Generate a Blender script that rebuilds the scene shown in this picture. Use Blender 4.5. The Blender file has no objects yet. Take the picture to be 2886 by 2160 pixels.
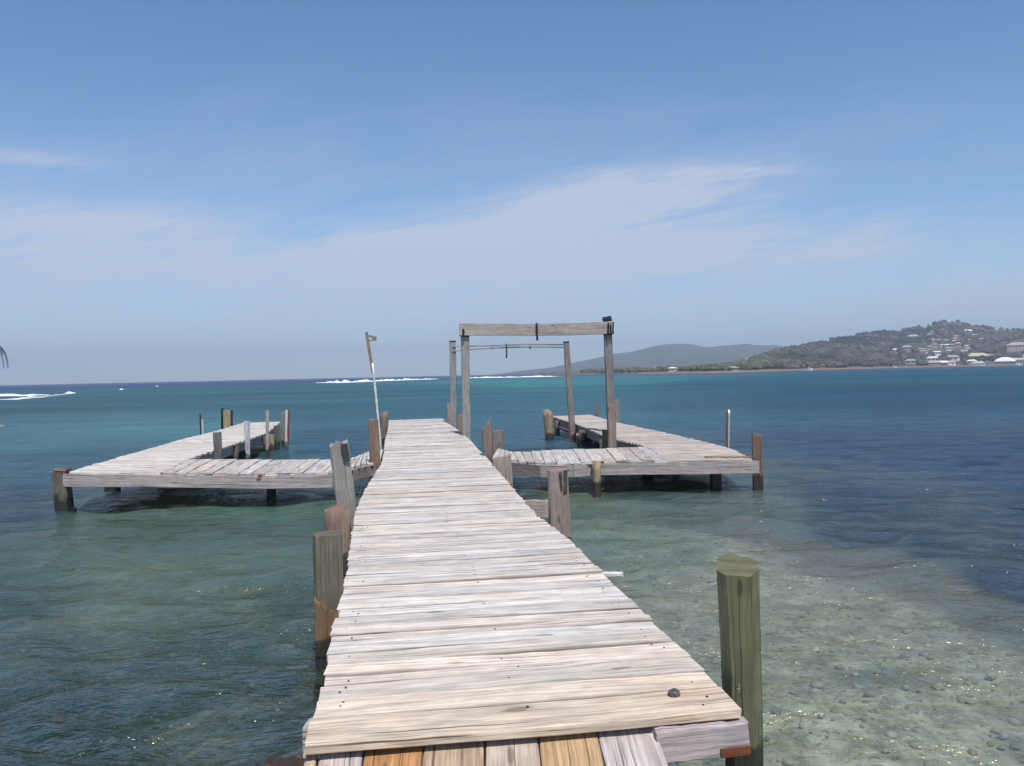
import bpy, math, random
import numpy as np
from mathutils import Vector, noise as mnoise

random.seed(11)
rng = np.random.default_rng(11)
scene = bpy.context.scene
COL = scene.collection
R = math.radians

# ------------------------------------------------------------------ camera
EYE = 1.9            # camera height over the water
DECK = 0.5           # height of the walking surface over the water
FOC = 2218.0         # focal length in pixels of the 2886 x 2160 photograph
PITCH, ROLL = math.atan(26 / FOC), math.atan(0.0214)
fwd = Vector((0, math.cos(PITCH), -math.sin(PITCH)))
r0, u0 = Vector((1, 0, 0)), Vector((0, math.sin(PITCH), math.cos(PITCH)))
rgt = r0 * math.cos(ROLL) - u0 * math.sin(ROLL)
upv = u0 * math.cos(ROLL) + r0 * math.sin(ROLL)
CAMLOC = Vector((0, 0, EYE))
cam_d = bpy.data.cameras.new("camera")
cam = bpy.data.objects.new("camera", cam_d)
COL.objects.link(cam)
from mathutils import Matrix
m3 = Matrix((rgt, upv, -fwd)).transposed()
cam.matrix_world = Matrix.Translation(CAMLOC) @ m3.to_4x4()
cam_d.sensor_width = 36.0
cam_d.lens = 36.0 * FOC / 2886.0
cam_d.clip_start, cam_d.clip_end = 0.05, 20000
scene.camera = cam


def ray(px, py):
    return fwd + rgt * ((px - 1443) / FOC) + upv * ((1080 - py) / FOC)


def at(px, py, d):
    return CAMLOC + ray(px, py) * d


def on(px, py, z=0.0):
    v = ray(px, py)
    return CAMLOC + v * ((z - EYE) / v.z)


# ------------------------------------------------------------------ objects
def link(o, parent=None):
    COL.objects.link(o)
    if parent is not None:
        o.parent = parent
        o.matrix_parent_inverse = Matrix.Translation(-parent.location)
    return o


def tag(o, label=None, cat=None, group=None, kind=None):
    if label: o["label"] = label
    if cat: o["category"] = cat
    if group: o["group"] = group
    if kind: o["kind"] = kind
    return o


def thing(name, loc, label, cat, group=None):
    o = bpy.data.objects.new(name, None)
    o.location = loc
    o.empty_display_size = 0.2
    COL.objects.link(o)
    return tag(o, label, cat, group)


class MB:
    """collects swept solids; build() links them as one mesh object"""
    def __init__(s):
        s.v, s.f, s.uv, s.c, s.sm = [], [], [], [], []

    def face(s, idx, uvs, tint, smooth=False):
        s.f.append(idx); s.uv.extend(uvs); s.c.extend([tint] * len(idx)); s.sm.append(smooth)

    def sweep(s, path, sec, xdir, tint, jit=0.0, scales=None, top=None, smooth=False, uoff=None, ujit=0.0, sidek=None):
        """path: list of points; sec: 2-D outline (x along xdir, y along the other side); top: per-vertex push of the last ring along the axis"""
        n, k = len(path), len(sec)
        base = len(s.v)
        ax = (path[-1] - path[0]).normalized()
        X = Vector(xdir); X = (X - ax * X.dot(ax)).normalized()
        Y = ax.cross(X).normalized()
        per = [0.0]
        for j in range(k):
            a, b = sec[j], sec[(j + 1) % k]
            per.append(per[-1] + math.hypot(b[0] - a[0], b[1] - a[1]))
        uo = random.uniform(0, 50) if uoff is None else uoff
        vo = random.uniform(0, 50)
        us = []
        L = 0.0
        for i, p in enumerate(path):
            if i: L += (path[i] - path[i - 1]).length
            us.append(L)
            sc = 1.0 if scales is None else scales[i]
            for j, (a, b) in enumerate(sec):
                q = p + X * (a * sc + random.gauss(0, jit)) + Y * (b * sc + random.gauss(0, jit))
                if ujit and i in (0, n - 1): q = q + ax * random.gauss(0, ujit)
                if top is not None and i == n - 1: q = q + ax * top[j % len(top)]
                s.v.append(q)
        for i in range(n - 1):
            for j in range(k):
                j2 = (j + 1) % k
                s.face([base + i * k + j, base + i * k + j2, base + (i + 1) * k + j2, base + (i + 1) * k + j],
                       [(us[i] + uo, per[j] + vo), (us[i] + uo, per[j + 1] + vo), (us[i + 1] + uo, per[j + 1] + vo), (us[i + 1] + uo, per[j] + vo)],
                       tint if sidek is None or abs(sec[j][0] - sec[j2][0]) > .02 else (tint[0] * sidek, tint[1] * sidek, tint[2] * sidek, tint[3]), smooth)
        for i, rev in ((0, True), (n - 1, False)):
            ctr = Vector((0, 0, 0))
            for j in range(k): ctr += s.v[base + i * k + j]
            ctr /= k
            s.v.append(ctr); ci = len(s.v) - 1
            for j in range(k):
                a, b = base + i * k + j, base + i * k + (j + 1) % k
                uvs = [(uo + sec[j][0] * .3, vo + sec[j][1]), (uo + sec[(j + 1) % k][0] * .3, vo + sec[(j + 1) % k][1]), (uo, vo)]
                s.face([b, a, ci] if rev else [a, b, ci], [uvs[1], uvs[0], uvs[2]] if rev else uvs, tint, False)

    def build(s, name, mat, parent=None):
        me = bpy.data.meshes.new(name)
        me.from_pydata([tuple(p) for p in s.v], [], s.f)
        uv = me.uv_layers.new(name="UVMap")
        uv.data.foreach_set("uv", np.array(s.uv, dtype=np.float32).ravel())
        ca = me.color_attributes.new("tint", "FLOAT_COLOR", "CORNER")
        ca.data.foreach_set("color", np.array(s.c, dtype=np.float32).ravel())
        me.polygons.foreach_set("use_smooth", s.sm)
        me.materials.append(mat)
        me.update()
        o = bpy.data.objects.new(name, me)
        if parent is not None:
            org, q_ = Vector((0, 0, 0)), parent
            while q_ is not None: org += q_.location; q_ = q_.parent
            me.transform(Matrix.Translation(-org))
            COL.objects.link(o); o.parent = parent
        else:
            COL.objects.link(o)
        return o


def rect(w, h, b=0.006):
    x, y = w / 2, h / 2
    return [(-x + b, -y), (x - b, -y), (x, -y + b), (x, y - b), (x - b, y), (-x + b, y), (-x, y - b), (-x, -y + b)]


def circ(r, n=14, lump=0.0):
    return [(r * math.cos(2 * math.pi * i / n) * (1 + random.uniform(-lump, lump)), r * math.sin(2 * math.pi * i / n) * (1 + random.uniform(-lump, lump))) for i in range(n)]


def lerp_path(a, b, n, wob=0.0):
    a, b = Vector(a), Vector(b)
    out = []
    for i in range(n + 1):
        p = a.lerp(b, i / n)
        if wob and 0 < i < n: p = p + Vector((random.gauss(0, wob), random.gauss(0, wob), random.gauss(0, wob)))
        out.append(p)
    return out


def vary(c, amt=0.1, a=0.0):
    k = 1 + random.uniform(-amt, amt)
    h = random.uniform(-amt, amt) * 0.25
    return (c[0] * k * (1 + h), c[1] * k, c[2] * k * (1 - h), a)


# ------------------------------------------------------------------ node helpers
class NT:
    def __init__(s, tree):
        s.t = tree; s.n = tree.nodes; s.l = tree.links

    def new(s, typ, **kw):
        n = s.n.new(typ)
        ins = kw.pop("ins", {})
        for k, v in kw.items(): setattr(n, k, v)
        for k, v in ins.items(): s.put(n.inputs[k], v)
        return n

    def put(s, sock, v):
        if isinstance(v, bpy.types.NodeSocket): s.l.new(v, sock)
        else: sock.default_value = v

    def math(s, op, a, b=0.0, c=0.0, clamp=False):
        n = s.n.new("ShaderNodeMath"); n.operation = op; n.use_clamp = clamp
        s.put(n.inputs[0], a); s.put(n.inputs[1], b); s.put(n.inputs[2], c)
        return n.outputs[0]

    def mix(s, f, a, b, mode="MIX"):
        n = s.n.new("ShaderNodeMix"); n.data_type = "RGBA"; n.blend_type = mode; n.clamp_factor = True
        s.put(n.inputs[0], f); s.put(n.inputs[6], a); s.put(n.inputs[7], b)
        return n.outputs[2]

    def ramp(s, f, lo, hi, a=0.0, b=1.0, smooth=True):
        n = s.n.new("ShaderNodeMapRange"); n.interpolation_type = "SMOOTHSTEP" if smooth else "LINEAR"; n.clamp = True
        s.put(n.inputs[0], f); s.put(n.inputs[1], lo); s.put(n.inputs[2], hi); s.put(n.inputs[3], a); s.put(n.inputs[4], b)
        return n.outputs[0]

    def noise(s, vec, scale=1.0, detail=4.0, rough=0.55, dist=0.0):
        n = s.n.new("ShaderNodeTexNoise")
        s.put(n.inputs["Vector"], vec); n.inputs["Scale"].default_value = scale
        n.inputs["Detail"].default_value = detail; n.inputs["Roughness"].default_value = rough; n.inputs["Distortion"].default_value = dist
        return n.outputs["Fac"]

    def vmul(s, vec, k):
        n = s.n.new("ShaderNodeVectorMath"); n.operation = "MULTIPLY"
        s.put(n.inputs[0], vec); n.inputs[1].default_value = k
        return n.outputs[0]


def material(name):
    m = bpy.data.materials.new(name); m.use_nodes = True
    t = NT(m.node_tree)
    for n in list(t.n): t.n.remove(n)
    out = t.new("ShaderNodeOutputMaterial")
    return m, t, out


def wood(name, warm=(0.42, 0.25, 0.13), warm_amt=0.35, grain=1.0, crack=1.0, wet=True, blotch=0.35):
    m, t, out = material(name)
    uv = t.new("ShaderNodeUVMap").outputs[0]
    geo = t.new("ShaderNodeNewGeometry")
    pos = geo.outputs["Position"]
    at_ = t.new("ShaderNodeAttribute", attribute_name="tint")
    tint, alpha = at_.outputs["Color"], at_.outputs["Alpha"]
    g1 = t.noise(t.vmul(uv, (2.2, 55, 1)), 1.0, 5, 0.6, 0.6)
    g2 = t.noise(t.vmul(uv, (6, 190, 1)), 1.0, 3, 0.6)
    wav = t.noise(t.vmul(uv, (1.1, 9, 1)), 1.0, 4, 0.6, 1.2)
    bl = t.noise(pos, 2.3, 5, 0.6)
    bl2 = t.noise(pos, 9.0, 4, 0.6)
    gv = t.math("ADD", t.ramp(g1, .3, .72, 1 - .42 * grain, 1.08), t.math("MULTIPLY", t.math("SUBTRACT", g2, .5), .5 * grain))
    gv = t.math("MULTIPLY", gv, t.ramp(wav, .3, .7, .84, 1.1))
    gv = t.math("MULTIPLY", gv, t.ramp(bl2, .3, .7, .9, 1.06))
    cr = t.noise(t.vmul(uv, (0.7, 70, 1)), 1.0, 2, 0.5, 0.3)
    cr2 = t.noise(t.vmul(uv, (1.7, 130, 1)), 1.0, 2, 0.5, 0.2)
    crk = t.math("MULTIPLY", t.math("MAXIMUM", t.ramp(cr, .635, .675, 0, 1), t.ramp(cr2, .66, .71, 0, .8)), .8 * crack)
    vor = t.new("ShaderNodeTexVoronoi", ins={"Vector": t.vmul(uv, (1.9, 8, 1)), "Scale": 1.0})
    knot = t.math("MULTIPLY", t.ramp(vor.outputs["Distance"], .07, .14, 1, 0), .6)
    col = t.mix(t.math("MULTIPLY", t.ramp(bl, .42, .75), t.math("ADD", alpha, warm_amt)), tint, t.mix(1.0, tint, (warm[0] * 2.1, warm[1] * 2.1, warm[2] * 2.1, 1), "MULTIPLY"))
    gvc = t.new("ShaderNodeCombineColor", ins={0: gv, 1: gv, 2: gv}).outputs[0]
    col = t.mix(1.0, col, gvc, "MULTIPLY")
    col = t.mix(t.math("MAXIMUM", crk, knot), col, t.mix(1.0, col, (.16, .13, .11, 1), "MULTIPLY"))
    rough = 0.82
    if wet:
        z = t.new("ShaderNodeSeparateXYZ", ins={0: pos}).outputs[2]
        zz = t.math("ADD", z, t.math("MULTIPLY", t.math("SUBTRACT", bl2, .5), .34))
        wf = t.ramp(zz, .17, .25, .9, 0)
        col = t.mix(wf, col, (.018, .02, .018, 1))
        rough = t.ramp(zz, .08, .25, .4, .82)
    h = t.math("ADD", t.math("MULTIPLY", g1, 1.0), t.math("MULTIPLY", crk, -1.6))
    bmp = t.new("ShaderNodeBump", ins={"Strength": .6, "Distance": .004, "Height": h})
    b = t.new("ShaderNodeBsdfPrincipled", ins={"Base Color": col, "Roughness": rough, "Normal": bmp.outputs[0]})
    b.inputs["Specular IOR Level"].default_value = .25
    t.l.new(b.outputs[0], out.inputs[0])
    return m


def plain(name, color, rough=0.6, metal=0.0, var=0.25, scale=8.0, bump=0.0):
    m, t, out = material(name)
    pos = t.new("ShaderNodeTexCoord").outputs["Object"]
    n = t.noise(pos, scale, 4, .6)
    k = t.ramp(n, .25, .75, 1 - var, 1 + var)
    c = t.mix(1.0, (*color, 1), t.new("ShaderNodeCombineColor", ins={0: k, 1: k, 2: k}).outputs[0], "MULTIPLY")
    b = t.new("ShaderNodeBsdfPrincipled", ins={"Base Color": c, "Roughness": rough, "Metallic": metal})
    if bump:
        bm = t.new("ShaderNodeBump", ins={"Strength": .5, "Distance": bump, "Height": n})
        t.l.new(bm.outputs[0], b.inputs["Normal"])
    t.l.new(b.outputs[0], out.inputs[0])
    return m


M_DECK = wood("silvery deck wood", warm_amt=.04, grain=.85, crack=1.1, wet=False)
M_RAMP = wood("worn orange plank wood", warm_amt=.10, grain=.9, crack=.9, wet=False)
M_BEAM = wood("grey beam wood", warm_amt=.15, grain=.9, crack=1.0)
M_POST = wood("weathered post wood", warm_amt=.10, grain=.65, crack=.75)
M_IRON = plain("rusty black iron", (.02, .018, .017), .6, .3, .5, 30)
M_PIPE = plain("scuffed pale plastic pipe", (.55, .52, .5), .35, 0, .3, 14)
M_STEEL = plain("bright steel pipe", (.62, .62, .64), .28, .7, .2, 20)
M_RED = plain("red brown rusty strip", (.16, .035, .025), .7, 0, .4, 15)

# deck boards are darker or lighter one by one
SILVER = (.67, .60, .535)
GREYW = (.40, .37, .355)
BEAMC = (.42, .36, .325)

# ------------------------------------------------------------------ walkway
lefts = [(861, 2119), (872, 2060), (884, 2012), (897, 1976), (917, 1906), (927, 1831), (941, 1755), (951, 1735), (959, 1697), (966, 1655), (977, 1620),
         (985, 1550), (993, 1500), (1002, 1446), (1014, 1409), (1039, 1364), (1060, 1332), (1074, 1309), (1083, 1271), (1085, 1242), (1093, 1213), (1096, 1187)]
rights = [(2085, 1994), (2059, 1971), (2009, 1930), (1983, 1886), (1889, 1797), (1832, 1740), (1768, 1683), (1699, 1617), (1654, 1570), (1607, 1526),
          (1561, 1485), (1517, 1458), (1480, 1416), (1445, 1376), (1416, 1342), (1389, 1309), (1367, 1286), (1344, 1263), (1326, 1241), (1292, 1213), (1260, 1192), (1246, 1178.5)]
YAW = R(8.0)
D1 = Vector((-math.sin(YAW), math.cos(YAW), 0))     # along the walkway
D2 = Vector((math.cos(YAW), math.sin(YAW), 0))      # across it


def st(p): return (p.dot(D1), p.dot(D2))


LT = np.array(sorted(st(on(*p, DECK)) for p in lefts))
RT = np.array(sorted(st(on(*p, DECK)) for p in rights))
S0 = (LT[0, 0] + RT[0, 0]) / 2
S1 = (LT[-1, 0] + RT[-1, 0]) / 2


def tl(s): return float(np.interp(s, LT[:, 0], LT[:, 1]))
def tr(s): return float(np.interp(s, RT[:, 0], RT[:, 1]))
def wk(s, t, z): return D1 * s + D2 * t + Vector((0, 0, z))


pier = thing("walkway_pier", wk(S0, 0, 0), "long straight walkway of pale silvery cross boards leading out from the camera over the water", "pier", None)
mb = MB()
s = S0
i = 0
while s < S1:
    w = random.choice([.10, .14, .14, .19, .19, .16])
    gap = random.choice([.002, .003, .005, .007, .011, .004])
    if i == 0: w = .24
    c = s + w / 2
    tint = vary(SILVER, .17, random.choice([0, 0, .04, .08, .16]))
    near = max(0, 1 - (s - S0) / 1.3)
    tint = (tint[0] * (1 - .03 * near), tint[1] * (1 - .09 * near), tint[2] * (1 - .18 * near), tint[3] + .16 * near)
    tilt = random.gauss(0, .006)
    zz = DECK - .02 + random.gauss(0, .003)
    ls, rs = tl(c) + random.gauss(0, .004), tr(c) + random.gauss(0, .004)
    n = 14
    path = []
    ph, am = random.uniform(0, 6), random.uniform(.001, .006)
    for k in range(n + 1):
        f = k / n
        path.append(wk(c + tilt * (f - .5) * 2 + am * math.sin(ph + 5 * f), ls + (rs - ls) * f, zz + .004 * math.sin(ph * 2 + 4 * f)))
    mb.sweep(path, rect(w - gap, .042, .005), D1, tint, jit=.0012, ujit=.004, sidek=.62 if i else None)  # board sides tinted darker: shade and grime of the gaps put into the colour
    for tt in (ls + .09, ls + .12, rs - .09, rs - .12, (ls + rs) / 2 + random.uniform(-.02, .02)):    # rusty nail heads
        if random.random() < .8:
            q_ = wk(c + random.uniform(-.3, .3) * w, tt + random.uniform(-.02, .02), zz + .0215)
            mb.sweep([q_, q_ + Vector((0, 0, .0015))], circ(random.uniform(.004, .0065), 8), (1, 0, 0), (.09, .06, .05, 0))
    s += w
    i += 1
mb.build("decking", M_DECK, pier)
for side, tf in ((0, tl), (1, tr)):
    mb = MB()
    path = [wk(s, tf(s) + (.10 if side == 0 else -.10), DECK - .145) for s in np.linspace(S0 + .25, S1, 26)]
    mb.sweep(path, rect(.05, .19), D2, vary(BEAMC, .05, 0), jit=.002)
    mb.build("stringer", M_BEAM, pier)


def beam_obj(name, a, b, w, h, tint, parent, mat=M_BEAM, seg=10, jit=.002):
    m = MB(); m.sweep(lerp_path(a, b, seg, .002), rect(w, h), (a - b).cross(Vector((0, 0, 1))), tint, jit=jit, ujit=.004)
    return m.build(name, mat, parent)


# cross timbers whose ends stick out of the deck edge
zb = DECK - .045
a, b = on(1850, 2066, zb), on(2112, 2036, zb)
bd_ = (b - a).normalized()
off = Vector((-bd_.y, bd_.x, 0)) * .03
eb = beam_obj("crossbeam", a + off + Vector((0, 0, -.066)), b + off + Vector((0, 0, -.066)), .06, .132, (.44, .38, .375, 0), pier)
mb = MB()
b2 = b - off * .16 + Vector((0, 0, -.112))
mb.sweep(lerp_path(b2 - bd_ * .13, b2 - bd_ * .002, 3), rect(.010, .038, .002), (bd_.y, -bd_.x, 0), (.17, .055, .025, .1))
eo = mb.build("rusty_patch", M_POST, eb)
a, b = on(852, 2052, zb), on(960, 2050, zb)
beam_obj("crossbeam", a + Vector((0, .05, -.066)), b + Vector((0, .05, -.066)), .10, .132, (.48, .42, .41, 0), pier)
for px0, px1, py, hgt in ((1440, 1556, 1412, .2), (1650, 1757, 1617, .03)):
    a, b = on(px0, py, DECK - .045), on(px1, py, DECK - .045)
    beam_obj("crossbeam", a + Vector((0, .04, -hgt / 2)), b + Vector((0, .04, -hgt / 2)), .05, hgt, (.44, .37, .345, .05) if hgt > .1 else (.74, .70, .66, 0), pier)
for s in np.arange(S0 + 1.6, S1, 2.6):
    for tf, o_ in ((tl, .22), (tr, -.22)):
        m = MB(); p = wk(s, tf(s) + o_, 0)
        m.sweep(lerp_path(p + Vector((0, 0, -1.3)), p + Vector((0, 0, DECK - .05)), 6), circ(.09, 12, .05), D1, vary((.2, .16, .12), .1), jit=.004, smooth=True)
        m.build("piling", M_POST, pier)

# ------------------------------------------------------------------ ramp in the foreground
ZR = DECK - .05
ramp = thing("entry_ramp", on(1350, 2080, ZR), "short ramp of worn orange and grey lengthwise planks at the bottom of the picture", "ramp")
tops = [861, 898, 1026, 1196, 1366, 1515, 1677, 1838]
cols = [(.50, .38, .26), (.52, .45, .43), (.46, .235, .10), (.47, .345, .235), (.50, .405, .33), (.52, .345, .19), (.55, .48, .45)]
bots = [851, 893, 1018, 1189, 1366, 1525, 1708, 1888]
mb = MB()
fr_l, fr_r = wk(S0, tl(S0), 0), wk(S0, tr(S0), 0)
SLOPE = math.tan(R(11))
for k in range(7):
    def edge(xt, xb):
        f = (xt - 861) / (2085 - 861)
        yt = 2119 + (1994 - 2119) * f
        p = on(xt, yt, ZR)
        v = ray(xb, 2160)                       # meet the sloping plane under p
        # plane: z = ZR - SLOPE*(dist along -D1 from p)
        n = Vector((-D1.x * SLOPE, -D1.y * SLOPE, 1))
        q = CAMLOC + v * ((p - CAMLOC).dot(n) / v.dot(n))
        return p, q
    p0, q0 = edge(tops[k], bots[k]); p1, q1 = edge(tops[k + 1], bots[k + 1])
    A, B = (p0 + p1) / 2, (q0 + q1) / 2
    dv = (B - A).normalized()
    wA, wB = (p1 - p0).length - .008, (q1 - q0).length - .008
    path = [A - dv * .02 + dv * (1.3 * j / 8) for j in range(9)]
    lenq = (B - A).length
    scl = [1 + ((wB / wA) - 1) * min(1.3, 1.3 * j / 8 / lenq) * .5 for j in range(9)]
    mb.sweep([p + Vector((0, 0, -.02)) for p in path], rect(wA, .035, .006), (p1 - p0), (*cols[k], .10), jit=.0012, scales=scl, ujit=.003)
mb.build("ramp_planks", M_RAMP, ramp)
for f in (.06, .94):
    a = wk(S0 - .02, tl(S0) + .06 + (1.02 if f > .5 else 0), ZR - .10); b = a - D1 * 1.25 + Vector((0, 0, -1.25 * SLOPE))
    beam_obj("ramp_stringer", a, b, .05, .12, (.3, .22, .16, 0), ramp)
# brown timber lying low on the shore left of the ramp
lb = thing("shore_timber", on(800, 2150, .18), "reddish brown timber end low in the bottom left corner beside the ramp", "timber")
beam_obj("timber", on(738, 2196, .12) , on(905, 2188, .12), .20, .10, (.34, .13, .06, .2), lb, M_POST)


# ------------------------------------------------------------------ posts
def post(label, top, bot, d, tint=(.26, .19, .14), shape="square", slant=(0, 0, 0), name="wooden_post", jag=.006, cat="post", group=None, mat=None, deep=-1.1, cham=.09, depth_w=None):
    """top = (x left, x right, y), bot = same lower down the shaft, both in photo pixels; d = distance from the camera"""
    T, B = at((top[0] + top[1]) / 2, top[2], d), at((bot[0] + bot[1]) / 2, bot[2], d)
    ax = (T - B).normalized()
    foot = B + ax * ((deep - B.z) / ax.z)
    w = (top[1] - top[0]) / FOC * d
    w *= (d - w / 2) / d
    wb = (bot[1] - bot[0]) / FOC * d
    wb *= (d - wb / 2) / d
    o = thing(name, Vector((foot.x, foot.y, 0)), label, cat, group)
    n = max(6, int((T - foot).length / .12))
    k = 20
    if shape == "square": sec = rect(w, depth_w or w * random.uniform(.9, 1.0), w * cham)
    else: sec = circ(w / 2, 18, .03)
    sec2 = []
    for j in range(len(sec)):                      # split long sides so that the top can be uneven
        a, b = sec[j], sec[(j + 1) % len(sec)]
        m = 3 if math.hypot(b[0] - a[0], b[1] - a[1]) > w * .4 else 1
        for q in range(m): sec2.append((a[0] + (b[0] - a[0]) * q / m, a[1] + (b[1] - a[1]) * q / m))
    tops_ = [slant[0] * x / w * 2 + slant[1] * y / w * 2 + (slant[2] * (1 - (2 * x / w) ** 2) if slant[2] else 0) + random.gauss(0, jag) for x, y in sec2]
    tot = (T - foot).length
    Lb = (T - B).length
    scales = [1 + (wb / w - 1) * min(1.6, (tot * (1 - i / n)) / max(Lb, .01)) for i in range(n + 1)]
    a_ = math.atan2(foot.x, foot.y) - random.uniform(-.05, .05)
    X = Vector((math.cos(a_), -math.sin(a_), 0))
    mb_ = MB()
    path = lerp_path(foot, T, n)
    tnt = (*tint, .05)
    mb_.sweep(path, sec2, X, tnt, jit=.0022 if w > .1 else .0008, scales=scales, top=tops_, smooth=(shape == "round"))
    body = mb_.build("shaft", mat or M_POST, o)
    return o, body, T, w, ax


def strip(parent, name, p, q, w, tint, mat=None, thick=.02):
    m_ = MB()
    m_.sweep(lerp_path(p, q, 6, .002), rect(w, thick, .003), (1, 0, 0), (*tint, .1), jit=.001)
    return m_.build(name, mat or M_POST, parent)


# near pair, left and right
o, bd, T, w, ax = post("thick green tinged post, nearest on the right beside the deck end", (2021, 2137, 1590), (2046, 2150, 2150), 3.64, (.135, .135, .08), slant=(-.004, .03, -.006), jag=.005, cham=.24)
strip(o, "staple", T + Vector((-.035, -w / 2 - .006, -.045)), T + Vector((.034, -w / 2 - .006, -.045)), .012, (.12, .12, .07), thick=.022)
strip(o, "nail_plate", at(2080, 1930, 3.52), at(2080, 1950, 3.52), .016, (.22, .2, .12), thick=.006)
o, bd, T, w, ax = post("wide squared post stained green above and rusty orange below, nearest on the left", (882, 964, 1503), (894, 972, 1960), 5.2, (.15, .135, .10), jag=.007)
# the rusty orange lower half is its own colour
m_ = MB()
P1, P2 = at(924, 1700, 5.2 - w / 2 - .004), at(929, 1850, 5.2 - w / 2 - .004)
xs_ = [w * .46 * (2 * i / 14 - 1) for i in range(15)]
m_.sweep(lerp_path(P2, P1, 6), [(x, -.005) for x in xs_] + [(x, .005) for x in reversed(xs_)], (1, 0, 0), (.20, .12, .065, .15), jit=.001,
         top=[.11 * (.5 - abs(i / 14 - .5)) - .16 * (i / 14) + random.uniform(-.03, .05) for i in list(range(15)) + list(range(14, -1, -1))]); m_.build("rusty_band", M_POST, o)
o, bd, T, w, ax = post("reddish brown post with rounded pale top behind the nearest left post", (913, 984, 1432), (916, 990, 1490), 7.6, (.23, .15, .12), slant=(.02, 0, .02), jag=.006, shape="round")
strip(o, "bark_strip", at(976, 1440, 7.47), at(976, 1620, 7.47), .075, (.30, .22, .16), thick=.03)
o, bd, T, w, ax = post("leaning pale grey post with dark rotten top, third along the left edge", (927, 981, 1252), (950, 1003, 1425), 8.7, (.27, .25, .235), slant=(.0, 0, 0), jag=.022)
strip(o, "rot_stain", at(971, 1251, 8.7 - w / 2 - .004), at(978, 1300, 8.7 - w / 2 - .004), .07, (.06, .055, .055), thick=.008)
post("plain brown squared post where the left arm meets the walkway", (1039, 1066, 1183), (1043, 1073, 1340), 13.0, (.22, .145, .11), jag=.006)
post("thick round brown post with curved top near the far left end of the walkway", (1071, 1095, 1166), (1071, 1093, 1240), 21.5, (.2, .155, .13), slant=(.04, 0, .05), shape="round", jag=.01)
o, bd, T, w, ax = post("squared two tone post with dark notched top, on the right before the dock arm", (1543, 1599, 1324), (1548, 1609, 1500), 8.05, (.27, .215, .19), jag=.006)
strip(o, "notch", T + Vector((.075, -w / 2 - .003, .005)), T + Vector((.07, -w / 2 - .003, -.24)), .035, (.07, .055, .05), thick=.008)
strip(o, "crack", T + Vector((.02, -w / 2 - .003, -.02)), T + Vector((.03, -w / 2 - .003, -.2)), .016, (.05, .04, .035), thick=.008)
post("low wide tan post end at the near corner of walkway and right arm", (1388, 1440, 1287), (1392, 1446, 1370), 12.05, (.36, .29, .245), jag=.008, slant=(.02, 0, 0))
post("dark brown split post with a rusty pointed top beside the low tan post end", (1358, 1384, 1196), (1363, 1389, 1300), 13.6, (.215, .165, .14), slant=(.09, 0, 0), jag=.02)
post("short flat topped brown post standing behind the right arm by the walkway", (1388, 1419, 1214), (1388, 1420, 1262), 15.3, (.23, .19, .165), jag=.003)
post("thin stake at the far right end of the walkway", (1260, 1268, 1138), (1262, 1270, 1186), 24.2, (.3, .24, .2), jag=.01)
post("short golden brown stub between the two left uprights of the timber frames", (1291, 1303, 1170), (1292, 1305, 1220), 20.3, (.25, .19, .125), jag=.02, slant=(-.02, 0, 0))
# around the right arm
post("short brown squared post in front of the tall front right upright", (1712, 1736, 1138), (1714, 1737, 1262), 14.75, (.27, .215, .19), jag=.004)
post("knee high dark tan post left of the short squared post on the right arm", (1697, 1714, 1211), (1697, 1715, 1262), 15.1, (.21, .165, .11), jag=.003)
post("broad post showing behind the front right upright on the right arm's outer side", (1722, 1746, 1128), (1722, 1747, 1190), 21.9, (.25, .21, .19), jag=.01)
post("slim post beyond the far end of the right arm", (1677, 1689, 1141), (1677, 1689, 1176), 25.2, (.2, .16, .15), jag=.004)
post("stout rounded orange post with black foot standing in water inside the right arm", (1530, 1558, 1162), (1537, 1562, 1240), 22.2, (.30, .225, .155), slant=(-.04, 0, .07), shape="round", jag=.01)
post("broken topped brown corner post at the outer end of the right arm", (2119, 2146, 1226), (2121, 2149, 1330), 12.45, (.185, .12, .085), slant=(-.015, 0, 0), jag=.018)
# around the left arm
post("dark flat topped post at the inner corner of the left arm", (601, 623, 1219), (605, 626, 1296), 14.2, (.15, .135, .135), jag=.003)
post("pale whitish squared post standing in the water inside the left arm", (687.5, 703, 1188), (693, 705, 1292), 17.8, (.46, .46, .48), jag=.006)
post("slim pinkish pole standing in the water inside the left arm", (749, 758, 1157), (749, 758, 1287), 19.3, (.36, .29, .28), jag=.003)
post("short tan piling leaning under the far inner edge of the left arm", (760, 772, 1226), (760, 773, 1274), 20.4, (.32, .27, .17), jag=.01)
post("dark mossy post at the far inner corner of the left arm", (772, 789, 1200), (773, 790, 1278), 21.2, (.13, .125, .09), jag=.01)
post("narrow brown post beside the red edged pole at the end of the left arm", (792, 801, 1164), (793, 802, 1268), 21.6, (.25, .18, .14), jag=.01)
o, bd, T, w, ax = post("white pole with a red right edge at the end of the left arm", (804, 812, 1156), (803, 810, 1268), 21.0, (.55, .53, .53), jag=.003)
strip(o, "red_edge", at(813.5, 1158, 21.0), at(811, 1255, 21.0), .04, (.25, .03, .03), M_RED, .05)
o, bd, T, w, ax = post("broad tan post with dark sides on the outer edge of the left arm", (629, 650, 1157), (630, 650, 1202), 23.6, (.34, .27, .18), jag=.004)
strip(o, "dark_side", at(626.5, 1151, 23.6), at(626.5, 1215, 23.6), .045, (.03, .03, .045), M_IRON, .1)
strip(o, "dark_side", at(652.5, 1157, 23.6), at(652.5, 1215, 23.6), .055, (.1, .1, .09), M_IRON, .1)
o, bd, T, w, ax = post("thin white stake with a dark rod beside it, outer side of the left arm", (567, 573, 1183), (569, 574, 1224), 20.8, (.5, .5, .52), jag=.003)
strip(o, "dark_rod", at(564, 1168, 20.8), at(566, 1225, 20.8), .03, (.03, .03, .05), M_IRON, .03)
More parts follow.
